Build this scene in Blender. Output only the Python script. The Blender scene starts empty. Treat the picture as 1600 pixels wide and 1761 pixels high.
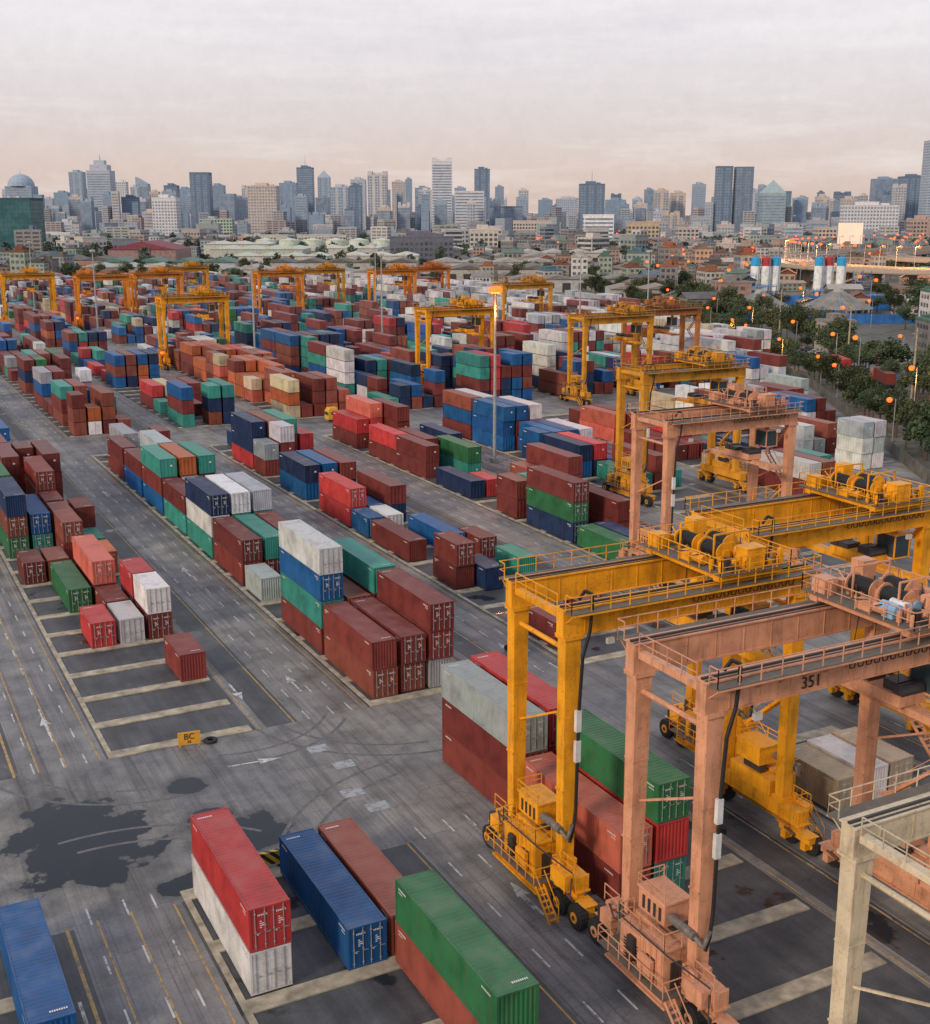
import bpy, math, random
from mathutils import Vector, Matrix, noise
R=random.Random(7)
SC=bpy.context.scene
COL=SC.collection
YA=math.radians(27.5); CA,SA=math.cos(YA),math.sin(YA)
H=43.0; PITCH=math.radians(13.98)

# ------------------------------------------------------------------ nodes
def newmat(name):
    m=bpy.data.materials.new(name); m.use_nodes=True
    nt=m.node_tree; b=nt.nodes["Principled BSDF"]
    return m,nt,b
def N(nt,t): return nt.nodes.new(t)
def ramp(nt,fac,stops):
    r=nt.nodes.new("ShaderNodeValToRGB"); nt.links.new(fac,r.inputs[0])
    e=r.color_ramp.elements
    while len(e)<len(stops): e.new(0.5)
    for i,(p,c) in enumerate(stops):
        e[i].position=p
        e[i].color=(c,c,c,1) if isinstance(c,(int,float)) else (*c,1)
    return r.outputs[0]
def mix(nt,fac,a,b,mode='MIX'):
    n=nt.nodes.new("ShaderNodeMix"); n.data_type='RGBA'; n.blend_type=mode
    for i,v in ((0,fac),(6,a),(7,b)):
        if hasattr(v,"node"): nt.links.new(v,n.inputs[i])
        elif i==0: n.inputs[0].default_value=v
        else: n.inputs[i].default_value=(*v,1)
    return n.outputs[2]
def math_n(nt,op,a,b=0.0):
    n=nt.nodes.new("ShaderNodeMath"); n.operation=op
    for i,v in ((0,a),(1,b)):
        if hasattr(v,"node"): nt.links.new(v,n.inputs[i])
        else: n.inputs[i].default_value=v
    return n.outputs[0]
def noise_n(nt,vec,scale,detail=4,rough=.55,mapscale=None):
    if mapscale:
        mp=nt.nodes.new("ShaderNodeMapping"); mp.inputs["Scale"].default_value=mapscale
        nt.links.new(vec,mp.inputs[0]); vec=mp.outputs[0]
    n=nt.nodes.new("ShaderNodeTexNoise"); n.inputs["Scale"].default_value=scale
    n.inputs["Detail"].default_value=detail; n.inputs["Roughness"].default_value=rough
    nt.links.new(vec,n.inputs["Vector"]); return n.outputs[0]

def paint_mat(name,src='OBJ',rust=.5,rough=.5,fade=.12):
    m,nt,b=newmat(name)
    tc=N(nt,"ShaderNodeTexCoord"); oi=N(nt,"ShaderNodeObjectInfo"); geo=N(nt,"ShaderNodeNewGeometry")
    if src=='OBJ':
        base=oi.outputs["Color"]
        va=nt.nodes.new("ShaderNodeVectorMath"); va.operation='ADD'
        cb=nt.nodes.new("ShaderNodeCombineXYZ"); r=math_n(nt,'MULTIPLY',oi.outputs["Random"],87.)
        for i in range(3): nt.links.new(r,cb.inputs[i])
        nt.links.new(tc.outputs["Object"],va.inputs[0]); nt.links.new(cb.outputs[0],va.inputs[1]); vec=va.outputs[0]
    else:
        a=N(nt,"ShaderNodeAttribute"); a.attribute_name="Col"; base=a.outputs["Color"]; vec=geo.outputs["Position"]
    n1=noise_n(nt,vec,.55,5); n2=noise_n(nt,vec,1.0,5,.7,(2.6,2.6,.28)); n3=noise_n(nt,vec,6.,3)
    c=mix(nt,1.0,base,ramp(nt,n1,[(.3,.66),(.5,.96),(.75,1.14)]),'MULTIPLY')
    c=mix(nt,math_n(nt,'MULTIPLY',ramp(nt,n2,[(.50,0.),(.70,1.)]),.42*rust),c,(.13,.065,.035))
    c=mix(nt,math_n(nt,'MULTIPLY',ramp(nt,n3,[(.60,0.),(.68,1.)]),.36*rust),c,(.09,.045,.03))
    sep=nt.nodes.new("ShaderNodeSeparateXYZ"); nt.links.new(geo.outputs["Normal"],sep.inputs[0])
    up=ramp(nt,sep.outputs[2],[(.6,0.),(.9,1.)])
    c=mix(nt,math_n(nt,'MULTIPLY',up,fade),c,(.45,.43,.42))
    c=mix(nt,math_n(nt,'MULTIPLY',math_n(nt,'MULTIPLY',up,ramp(nt,n1,[(.47,0.),(.7,1.)])),.30),c,(.20,.185,.17))
    nt.links.new(c,b.inputs["Base Color"])
    nt.links.new(ramp(nt,n1,[(.3,rough-.12),(.7,rough+.15)]),b.inputs["Roughness"])
    b.inputs["Specular IOR Level"].default_value=.22
    return m
def plain(name,col,rough=.6,metal=0.,var=.2,scale=1.5,em=None,es=0):
    m,nt,b=newmat(name)
    tc=N(nt,"ShaderNodeTexCoord"); n=noise_n(nt,tc.outputs["Object"],scale,4)
    c=mix(nt,1.,col,ramp(nt,n,[(.3,1-var),(.7,1+var*.6)]),'MULTIPLY')
    nt.links.new(c,b.inputs["Base Color"]); b.inputs["Roughness"].default_value=rough; b.inputs["Metallic"].default_value=metal
    if em: b.inputs["Emission Color"].default_value=(*em,1); b.inputs["Emission Strength"].default_value=es
    return m
PAINT=paint_mat("container_paint",'OBJ',.65,.5,.05)
PAINTV=paint_mat("container_paint_mass",'VC',.4,.55,.06)
CPAINT=paint_mat("crane_paint",'OBJ',1.0,.45,.02)
WALLO=paint_mat("render_wall",'OBJ',.35,.8,.05)
STEEL=plain("dark_steel",(.05,.048,.05),.5,.3)
RUSTY=plain("rusty_steel",(.12,.06,.035),.7,.1)
PIPE=plain("sooty_exhaust_steel",(.17,.15,.13),.6,.2,.5,2.)
TYRE=plain("tyre_rubber",(.018,.018,.02),.8)
BLACK=plain("black_cable",(.012,.012,.013),.55)
WHITE=plain("white_marking",(.62,.62,.62),.6)
GALV=plain("galvanised_steel",(.36,.37,.38),.45,.4)
GRATE=plain("walkway_grating",(.12,.10,.08),.7)
CABGL=plain("cab_glass",(.04,.06,.07),.08)
CONC=plain("weathered_concrete",(.36,.315,.235),.85,0,.5,.9)
WALLC=plain("mossy_concrete_wall",(.12,.12,.10),.85,0,.5,.4)
BARK=plain("bark",(.09,.07,.05),.9)
LAMPON=plain("lit_lamp",(.02,.004,.001),.5,0,0,1,(1.0,.095,.008),3.6)
LAMPOFF=plain("lamp_lens",(.5,.5,.48),.2)
def glassmat(name,c1,c2):
    m,nt,b=newmat(name); g=N(nt,"ShaderNodeNewGeometry")
    n=noise_n(nt,g.outputs["Position"],.12,2)
    nt.links.new(mix(nt,ramp(nt,n,[(.4,0.),(.6,1.)]),c1,c2),b.inputs["Base Color"]); b.inputs["Roughness"].default_value=.3
    return m
GL_NEAR=glassmat("window_glass",(.035,.05,.065),(.09,.11,.13))
GL_FAR=glassmat("window_glass_painted_haze",(.16,.22,.30),(.23,.29,.38))  # skyline glass: aerial haze painted in as a paler, bluer colour
GL_TEAL=glassmat("teal_window_glass",(.02,.085,.10),(.04,.13,.15))

PUDDLES=[(11.5,80.5,4.8,7.4),(21.8,76.3,3.4,3.0),(20.4,85.4,1.6,1.4),(17.2,71.6,2.6,1.4),(20.5,79.5,2.0,1.8)]
def ground_mat(kind):
    m,nt,b=newmat(kind)
    g=N(nt,"ShaderNodeNewGeometry"); P=g.outputs["Position"]
    big=noise_n(nt,P,.035,5,.6); med=noise_n(nt,P,.28,6,.65); fine=noise_n(nt,P,5.,4,.7)
    st=noise_n(nt,P,1.,6,.7,(.9,.03,1.)); st2=noise_n(nt,P,1.,5,.6,(2.4,.05,1.)); rough=None
    if kind=="yard_concrete":
        c=mix(nt,ramp(nt,big,[(.35,0.),(.65,1.)]),(.120,.124,.136),(.215,.207,.194))
        c=mix(nt,1.,c,ramp(nt,med,[(.28,.52),(.5,.96),(.75,1.28)]),'MULTIPLY')
        c=mix(nt,1.,c,ramp(nt,st,[(.28,.42),(.48,1.),(.72,1.30)]),'MULTIPLY')
        c=mix(nt,1.,c,ramp(nt,st2,[(.34,.62),(.44,1.)]),'MULTIPLY')
        br=nt.nodes.new("ShaderNodeTexBrick"); nt.links.new(P,br.inputs["Vector"])
        br.offset=0; br.inputs["Scale"].default_value=1.; br.inputs["Brick Width"].default_value=4.6; br.inputs["Row Height"].default_value=7.
        br.inputs["Mortar Size"].default_value=.03; br.inputs["Mortar Smooth"].default_value=.5
        br.inputs["Color1"].default_value=(.91,.91,.93,1); br.inputs["Color2"].default_value=(1.09,1.07,1.03,1); br.inputs["Mortar"].default_value=(.6,.6,.6,1)
        c=mix(nt,1.,c,br.outputs[0],'MULTIPLY')
        vo=nt.nodes.new("ShaderNodeTexVoronoi"); vo.feature='DISTANCE_TO_EDGE'; vo.inputs["Scale"].default_value=.13
        wp=nt.nodes.new("ShaderNodeVectorMath"); wp.operation='ADD'
        nn=nt.nodes.new("ShaderNodeTexNoise"); nn.inputs["Scale"].default_value=.6; nt.links.new(P,nn.inputs["Vector"])
        sc=nt.nodes.new("ShaderNodeVectorMath"); sc.operation='SCALE'; sc.inputs[3].default_value=2.5; nt.links.new(nn.outputs[1],sc.inputs[0])
        nt.links.new(P,wp.inputs[0]); nt.links.new(sc.outputs[0],wp.inputs[1]); nt.links.new(wp.outputs[0],vo.inputs["Vector"])
        c=mix(nt,1.,c,ramp(nt,vo.outputs[0],[(0.,.72),(.010,1.)]),'MULTIPLY')
        pn=noise_n(nt,P,.34,4,.52); off=math_n(nt,'MULTIPLY',math_n(nt,'SUBTRACT',pn,.5),1.9)
        dm=None
        for (px,py,rx,ry) in PUDDLES:
            mp=nt.nodes.new("ShaderNodeMapping"); mp.vector_type='TEXTURE'; mp.inputs["Location"].default_value=(px,py,0); mp.inputs["Scale"].default_value=(rx,ry,1000)
            nt.links.new(P,mp.inputs[0]); ln=nt.nodes.new("ShaderNodeVectorMath"); ln.operation='LENGTH'; nt.links.new(mp.outputs[0],ln.inputs[0])
            dm=ln.outputs["Value"] if dm is None else math_n(nt,'MINIMUM',dm,ln.outputs["Value"])
        dd=math_n(nt,'ADD',dm,off)
        c=mix(nt,1.,c,ramp(nt,math_n(nt,'MULTIPLY',dd,.5),[(.46,.55),(.75,1.)]),'MULTIPLY')
        wet=ramp(nt,dd,[(.88,1.),(.95,0.)])
        c=mix(nt,wet,c,(.008,.013,.022))
        rough=math_n(nt,'ADD',math_n(nt,'MULTIPLY',math_n(nt,'SUBTRACT',1.,wet),.58),.02)
        nt.links.new(math_n(nt,'SUBTRACT',.5,math_n(nt,'MULTIPLY',wet,.30)),b.inputs["Specular IOR Level"])
    elif kind=="asphalt":
        c=mix(nt,ramp(nt,med,[(.3,0.),(.7,1.)]),(.030,.034,.040),(.085,.087,.092))
        c=mix(nt,1.,c,ramp(nt,st,[(.3,.65),(.7,1.3)]),'MULTIPLY')
        wn=noise_n(nt,P,.22,4,.55); wet=ramp(nt,wn,[(.59,0.),(.64,1.)])
        c=mix(nt,math_n(nt,'MULTIPLY',wet,.75),c,(.012,.016,.022))
        rough=math_n(nt,'SUBTRACT',.62,math_n(nt,'MULTIPLY',wet,.5))
        nt.links.new(math_n(nt,'SUBTRACT',.5,math_n(nt,'MULTIPLY',wet,.25)),b.inputs["Specular IOR Level"])
    else:
        c=mix(nt,ramp(nt,med,[(.4,0.),(.6,1.)]),(.035,.048,.024),(.12,.115,.105))
        c=mix(nt,ramp(nt,big,[(.45,0.),(.6,1.)]),c,(.10,.10,.10))
    c=mix(nt,1.,c,ramp(nt,fine,[(.3,.80),(.7,1.16)]),'MULTIPLY')
    nt.links.new(c,b.inputs["Base Color"])
    if rough is not None: nt.links.new(rough,b.inputs["Roughness"])
    else: b.inputs["Roughness"].default_value=.9
    return m
GY=ground_mat("yard_concrete"); GA=ground_mat("asphalt"); GG=ground_mat("ground")
def worn(name,col,keep=.42,back=(.14,.14,.14)):
    m,nt,b=newmat(name); g=N(nt,"ShaderNodeNewGeometry"); n=noise_n(nt,g.outputs["Position"],1.6,6,.75)
    nt.links.new(mix(nt,ramp(nt,n,[(keep-.06,1.),(keep+.08,0.)]),col,back),b.inputs["Base Color"]); b.inputs["Roughness"].default_value=.7
    return m
LW=worn("worn_white_paint",(.50,.50,.49),.45); LY=worn("worn_yellow_paint",(.42,.26,.07),.45); LP=worn("worn_purple_paint",(.17,.07,.10),.5); PLATE=worn("patched_slab",(.32,.34,.36),.44)
TMK=worn("rubber_tyre_mark",(.085,.085,.09),.48,(.13,.13,.135))

# ------------------------------------------------------------------ mesh builder
class MB:
    def __init__(s): s.v=[];s.f=[];s.m=[];s.c=[]
    def face(s,pts,m=0,col=None):
        i=len(s.v); s.v+= [tuple(p) for p in pts]; s.f.append(tuple(range(i,i+len(pts)))); s.m.append(m); s.c.append(col)
    def box(s,x0,x1,y0,y1,z0,z1,m=0,col=None,top=None,nobot=False):
        i=len(s.v)
        tx0,tx1,ty0,ty1=(x0,x1,y0,y1) if top is None else top
        s.v+=[(x0,y0,z0),(x1,y0,z0),(x1,y1,z0),(x0,y1,z0),(tx0,ty0,z1),(tx1,ty0,z1),(tx1,ty1,z1),(tx0,ty1,z1)]
        F=[(4,5,6,7),(0,1,5,4),(1,2,6,5),(2,3,7,6),(3,0,4,7)]
        if not nobot: F.append((3,2,1,0))
        for q in F: s.f.append(tuple(i+k for k in q)); s.m.append(m); s.c.append(col)
    def beam(s,a,b,w,h=None,m=0):
        a=Vector(a);b=Vector(b);h=h or w; d=(b-a); L=d.length
        if L<1e-6:return
        d.normalize(); up=Vector((0,0,1)) if abs(d.z)<.95 else Vector((0,1,0))
        sx=d.cross(up).normalized(); sz=sx.cross(d).normalized(); i=len(s.v)
        for p in (a,b):
            for (u,w2) in ((-1,-1),(1,-1),(1,1),(-1,1)): s.v.append(tuple(p+sx*u*w/2+sz*w2*h/2))
        for q in ((0,1,2,3),(7,6,5,4),(0,4,5,1),(1,5,6,2),(2,6,7,3),(3,7,4,0)): s.f.append(tuple(i+k for k in q)); s.m.append(m); s.c.append(None)
    def cyl(s,a,b,r,r2=None,seg=12,m=0,caps=True,col=None):
        a=Vector(a);b=Vector(b);r2=r if r2 is None else r2;d=(b-a).normalized()
        up=Vector((0,0,1)) if abs(d.z)<.95 else Vector((1,0,0)); sx=d.cross(up).normalized(); sy=d.cross(sx).normalized(); i=len(s.v)
        for p,rr in ((a,r),(b,r2)):
            for k in range(seg):
                t=2*math.pi*k/seg; s.v.append(tuple(p+(sx*math.cos(t)+sy*math.sin(t))*rr))
        for k in range(seg):
            k2=(k+1)%seg; s.f.append((i+k,i+seg+k,i+seg+k2,i+k2)); s.m.append(m); s.c.append(col)
        if caps:
            s.f.append(tuple(i+k for k in range(seg))); s.m.append(m); s.c.append(col)
            s.f.append(tuple(i+seg+k for k in reversed(range(seg)))); s.m.append(m); s.c.append(col)
    def tube(s,pts,r,seg=8,m=0):
        for a,b in zip(pts,pts[1:]): s.cyl(a,b,r,seg=seg,m=m)
    def rail(s,pts,h=1.05,t=.05,step=1.6,m=0,mid=True):
        for a,b in zip(pts,pts[1:]):
            a=Vector(a);b=Vector(b);n=max(1,int((b-a).length/step))
            for k in range(n+1):
                p=a.lerp(b,k/n); s.box(p.x-t/2,p.x+t/2,p.y-t/2,p.y+t/2,p.z,p.z+h,m)
            up=Vector((0,0,h)); s.beam(a+up,b+up,t*1.05,m=m)
            if mid: s.beam(a+up*.5,b+up*.5,t*.8,m=m)
    def mesh(s,name,mats,smooth=False):
        me=bpy.data.meshes.new(name); me.from_pydata(s.v,[],s.f)
        for mm in mats: me.materials.append(mm)
        me.polygons.foreach_set("material_index",s.m)
        if any(c is not None for c in s.c):
            at=me.color_attributes.new("Col",'FLOAT_COLOR','CORNER'); data=[]
            for f,c in zip(s.f,s.c):
                c=c or (1,1,1)
                for _ in f: data+=[c[0],c[1],c[2],1.]
            at.data.foreach_set("color",data)
        me.update(); return me
def ob(name,me,loc=(0,0,0),rz=0,parent=None,color=None,label=None,cat=None,group=None,kind=None):
    o=bpy.data.objects.new(name,me); o.location=loc; o.rotation_euler=(0,0,rz); COL.objects.link(o)
    if parent: o.parent=parent
    if color: o.color=(*color,1)
    if label:o["label"]=label
    if cat:o["category"]=cat
    if group:o["group"]=group
    if kind:o["kind"]=kind
    return o
def copy_tree(root,loc,rz=None,color=None,scale=None,label=None,group=None,kids=True):
    o=root.copy(); COL.objects.link(o); o.location=loc
    if rz is not None:o.rotation_euler=(0,0,rz)
    if scale is not None:o.scale=scale
    if color:o.color=(*color,1)
    if label:o["label"]=label
    if group:o["group"]=group
    def rec(src,dst):
        for ch in src.children:
            c=ch.copy(); COL.objects.link(c); c.parent=dst
            if color and not ch.get("keepcol"): c.color=(*color,1)
            rec(ch,c)
    if kids: rec(root,o)
    return o
def remove_tree(root):
    for ch in list(root.children): remove_tree(ch)
    bpy.data.objects.remove(root)
def CF(L,D): return (L*CA+D*SA, -L*SA+D*CA)   # city street grid frame -> world
def proj(x,y,z):
    L=x*CA-y*SA; D=x*SA+y*CA; dr=H-z
    c=D*math.cos(PITCH)+dr*math.sin(PITCH); v=dr*math.cos(PITCH)-D*math.sin(PITCH)
    if c<1: return (-9999,-9999,c)
    return (800+2070*L/c, 880.5+2070*v/c, c)

# ------------------------------------------------------------------ camera, world, sun
cam=bpy.data.cameras.new("camera"); cam.sensor_fit='VERTICAL'; cam.sensor_height=36; cam.lens=36*2070/1761; cam.clip_end=20000; cam.clip_start=.5
co=bpy.data.objects.new("camera",cam); COL.objects.link(co); co.location=(0,0,H); co.rotation_euler=(math.pi/2-PITCH,0,-YA); SC.camera=co
W=bpy.data.worlds.new("World"); SC.world=W; W.use_nodes=True; nt=W.node_tree; nt.nodes.clear()
out=nt.nodes.new("ShaderNodeOutputWorld"); bg=nt.nodes.new("ShaderNodeBackground"); bg2=nt.nodes.new("ShaderNodeBackground"); mx=nt.nodes.new("ShaderNodeMixShader")
sky=nt.nodes.new("ShaderNodeTexSky"); sky.sky_type='NISHITA'; sky.sun_disc=False; sky.sun_elevation=math.radians(26); sky.sun_rotation=math.radians(250)
nt.links.new(sky.outputs[0],bg.inputs[0]); bg.inputs[1].default_value=.07
tc=nt.nodes.new("ShaderNodeTexCoord"); sp=nt.nodes.new("ShaderNodeSeparateXYZ"); nt.links.new(tc.outputs["Generated"],sp.inputs[0])
g=ramp(nt,sp.outputs[2],[(0.,(.64,.49,.43)),(.03,(.70,.57,.52)),(.08,(.74,.67,.67)),(.14,(.86,.82,.84)),(.4,(.82,.82,.90)),(1.,(.66,.72,.88))])
n1=noise_n(nt,tc.outputs["Generated"],2.4,7,.62,(1.2,1.2,10.)); n2=noise_n(nt,tc.outputs["Generated"],5.5,6,.65,(1.,1.,8.)); n4=noise_n(nt,tc.outputs["Generated"],70.,3,.7)
hi=ramp(nt,sp.outputs[2],[(.05,0.),(.13,1.)])
cl=math_n(nt,'MULTIPLY',ramp(nt,n1,[(.48,0.),(.66,1.)]),math_n(nt,'MULTIPLY',hi,.28))
g=mix(nt,cl,g,(.60,.56,.62))
cl2=math_n(nt,'MULTIPLY',ramp(nt,n2,[(.50,0.),(.68,1.)]),.30)
g=mix(nt,cl2,g,(.95,.90,.89))
g=mix(nt,1.,g,ramp(nt,n4,[(.3,.97),(.7,1.03)]),'MULTIPLY')
nt.links.new(g,bg2.inputs[0]); bg2.inputs[1].default_value=1.06
mx.inputs[0].default_value=.92; nt.links.new(bg.outputs[0],mx.inputs[1]); nt.links.new(bg2.outputs[0],mx.inputs[2]); nt.links.new(mx.outputs[0],out.inputs[0])
sl=bpy.data.lights.new("sun",'SUN'); sl.energy=2.3; sl.angle=math.radians(10); sl.color=(1,.80,.58)
so=bpy.data.objects.new("sun",sl); COL.objects.link(so)
az=math.radians(250); so.rotation_euler=Vector((-math.sin(az)*math.cos(math.radians(26)),-math.cos(az)*math.cos(math.radians(26)),-math.sin(math.radians(26)))).to_track_quat('-Z','Y').to_euler()
SC.view_settings.view_transform='Standard'; SC.view_settings.look='None'; SC.view_settings.exposure=0

# ------------------------------------------------------------------ ground
YARD=[(-220,-60),(78,-60),(112,60),(150,127),(220,232),(286,357),(374,580),(93,795),(-120,900),(-220,900)]
def edge_x(y): return 150+(y-127)*.667 if y<232 else 220+(y-232)*.528 if y<357 else 286+(y-357)*.395
def inpoly(x,y,P):
    r=False;j=len(P)-1
    for i in range(len(P)):
        xi,yi=P[i];xj,yj=P[j]
        if (yi>y)!=(yj>y) and x<(xj-xi)*(y-yi)/(yj-yi)+xi: r=not r
        j=i
    return r
b=MB(); b.face([(-9000,-3000,0),(12000,-3000,0),(12000,14000,0),(-9000,14000,0)]); ob("ground",b.mesh("ground",[GG]),kind="structure")
b=MB(); b.face([(x,y,.004) for x,y in YARD]); ob("yard_pavement",b.mesh("yard_pavement",[GY]),kind="structure")
CROSS=[(70.8,93.0),(225,243),(395,413),(565,583)]
STARTS=[-6.3,16.7,39.7,61.3,84.4,107.4,130.4,153.4,176.4,199.4,222.4,245.4,268.4,291.4]
def segs(y0,y1):
    o=[];a=y0
    for c0,c1 in CROSS:
        if c0>a: o.append((a,min(c0,y1)))
        a=c1
        if a>y1:break
    if a<y1:o.append((a,y1))
    return o
pads=MB(); beams=MB(); lw=MB(); ly=MB(); lp=MB(); lane=MB(); plt=MB(); tmk=MB()
def strip(mb,x0,x1,y0,y1,z): mb.face([(x0,y0,z),(x1,y0,z),(x1,y1,z),(x0,y1,z)])
def inyard(x,y): return inpoly(x,y,YARD) and y<788-.75*max(0,x-93)
for bi,xs in enumerate(STARTS):
    for (y0,y1) in segs(-20,760):
        ys=[y for y in [y0+k*6.4 for k in range(int((y1-y0)/6.4)+1)] if inyard(xs+13,y+3) and inyard(xs-1,y)]
        if len(ys)<3: continue
        a,e=min(ys),max(ys)
        strip(pads,xs-1.0,xs+11.6,a,e,.008)
        strip(lane,xs+12.5,xs+15.3,a,e,.008)
        for y in ys: beams.box(xs-.8,xs+11.2,y-.10,y+1.15,.0,.10,nobot=True)
        for y in ys[:-1]:
            if a<240: beams.box(xs-.8,xs-.4,y+1.15,y+6.30,.0,.08,nobot=True)
        strip(ly,xs-1.55,xs-1.43,a,e,.012); strip(ly,xs+11.85,xs+11.97,a,e,.012); strip(ly,xs+14.9,xs+15.02,a,e,.016)
        if a<420:
            y=a
            while y<e:
                for dx in (-2.55,-4.3,-6.6):
                    strip(lw,xs+dx-.065,xs+dx+.065,y,y+2.0,.012)
                y+=5.6
        strip(lp,xs-6.05,xs-5.97,a-(22 if xs>30 else 0),e,.012); strip(lp,xs-3.5,xs-3.43,a,e,.012)
    if xs==16.7:
        for dx in (-4.2,-6.3,-8.2): strip(ly,xs+dx,xs+dx+.12,45,70,.013); strip(ly,xs+dx,xs+dx+.12,93,225,.013)
ob("pavement_bay",pads.mesh("pavement_bay",[GA]),kind="structure")
ob("road_lane",lane.mesh("road_lane",[GA]),kind="structure")
ob("concrete_pavement",beams.mesh("concrete_pavement",[CONC]),kind="structure")
def arrow(cx,cy,rot,s=1.0):
    pts=[(-.10,-2.2),(.10,-2.2),(.10,.4),(.48,.3),(0,2.2),(-.48,.3),(-.10,.4)]
    c,sn=math.cos(rot),math.sin(rot)
    lw.face([(cx+(x*c-y*sn)*s,cy+(x*sn+y*c)*s,.014) for x,y in pts])
arrow(34.6,101.5,0);arrow(29.2,102,math.pi);arrow(35.6,59.8,0);arrow(26.2,87,math.radians(-95));arrow(35.2,142,0);arrow(29.6,140,math.pi)
arrow(8,60,math.pi);arrow(35,190,0);arrow(12.4,102,0);arrow(57,100,0)
for (x,y) in ((31.6,87),(32.4,83.3),(31.2,78.5),(32.0,75.6)): strip(plt,x-.85,x+.85,y-.65,y+.65,.015)
# curved rubber marks where trucks turn on the crossing road
for j,(cx0,cy0,r0,a0,a1) in enumerate(((20,98,12,190,262),(20,98,14.1,192,266),(38,66,14,100,165),(38,66,16.2,98,160),(27,98,9,250,330),(27,98,10.9,248,325),(12,66,13,40,95),(12,66,15,42,98),(42,96,12,195,262),(42,96,14,192,265))):
    n=26
    for k in range(n):
        t0=math.radians(a0+(a1-a0)*k/n);t1=math.radians(a0+(a1-a0)*(k+1)/n); w_=.15
        tmk.face([(cx0+(r0+q)*math.cos(t),cy0+(r0+q)*math.sin(t),.0088+.0002*j) for t,q in ((t0,-w_),(t0,w_),(t1,w_),(t1,-w_))])
ob("road_tyre_mark",tmk.mesh("road_tyre_mark",[TMK]),kind="structure")
ob("road_marking",lw.mesh("white_marking",[LW]),kind="structure")
ob("road_marking",ly.mesh("yellow_marking",[LY]),kind="structure")
ob("road_marking",lp.mesh("purple_marking",[LP]),kind="structure")
ob("pavement_patch",plt.mesh("pavement_patch",[PLATE]),kind="structure")

# ------------------------------------------------------------------ containers
PAL={'D':(.165,.033,.029),'B':(.23,.064,.042),'R':(.46,.042,.045),'O':(.44,.110,.040),'S':(.50,.120,.085),'U':(.008,.090,.27),
     'N':(.010,.030,.090),'T':(.035,.24,.20),'G':(.024,.135,.052),'W':(.60,.60,.61),'E':(.33,.36,.38),'C':(.50,.41,.27)}
CN={'D':"dark red",'B':"brown",'R':"bright red",'O':"orange",'S':"faded salmon red",'U':"blue",'N':"navy blue",'T':"teal",'G':"green",'W':"white",'E':"light grey",'C':"cream"}
TH=2.75; CW=2.44; CH=2.69
def corr(mb,y0,y1,x_out,x_in,z0,z1,per,axis='side'):
    n=max(2,int(round((y1-y0)/per))); p=(y1-y0)/n; pr=[]
    for k in range(n):
        a=y0+k*p; pr+=[(a,x_out),(a+p*.28,x_out),(a+p*.5,x_in),(a+p*.78,x_in)]
    pr.append((y1,x_out))
    for (a,xa),(c,xc) in zip(pr,pr[1:]):
        if axis=='side': mb.face([(xa,a,z0),(xc,c,z0),(xc,c,z1),(xa,a,z1)])
        elif axis=='end': mb.face([(a,xa,z0),(c,xc,z0),(c,xc,z1),(a,xa,z1)])
        else: mb.face([(z0,a,xa),(z1,a,xa),(z1,c,xc),(z0,c,xc)])
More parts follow.
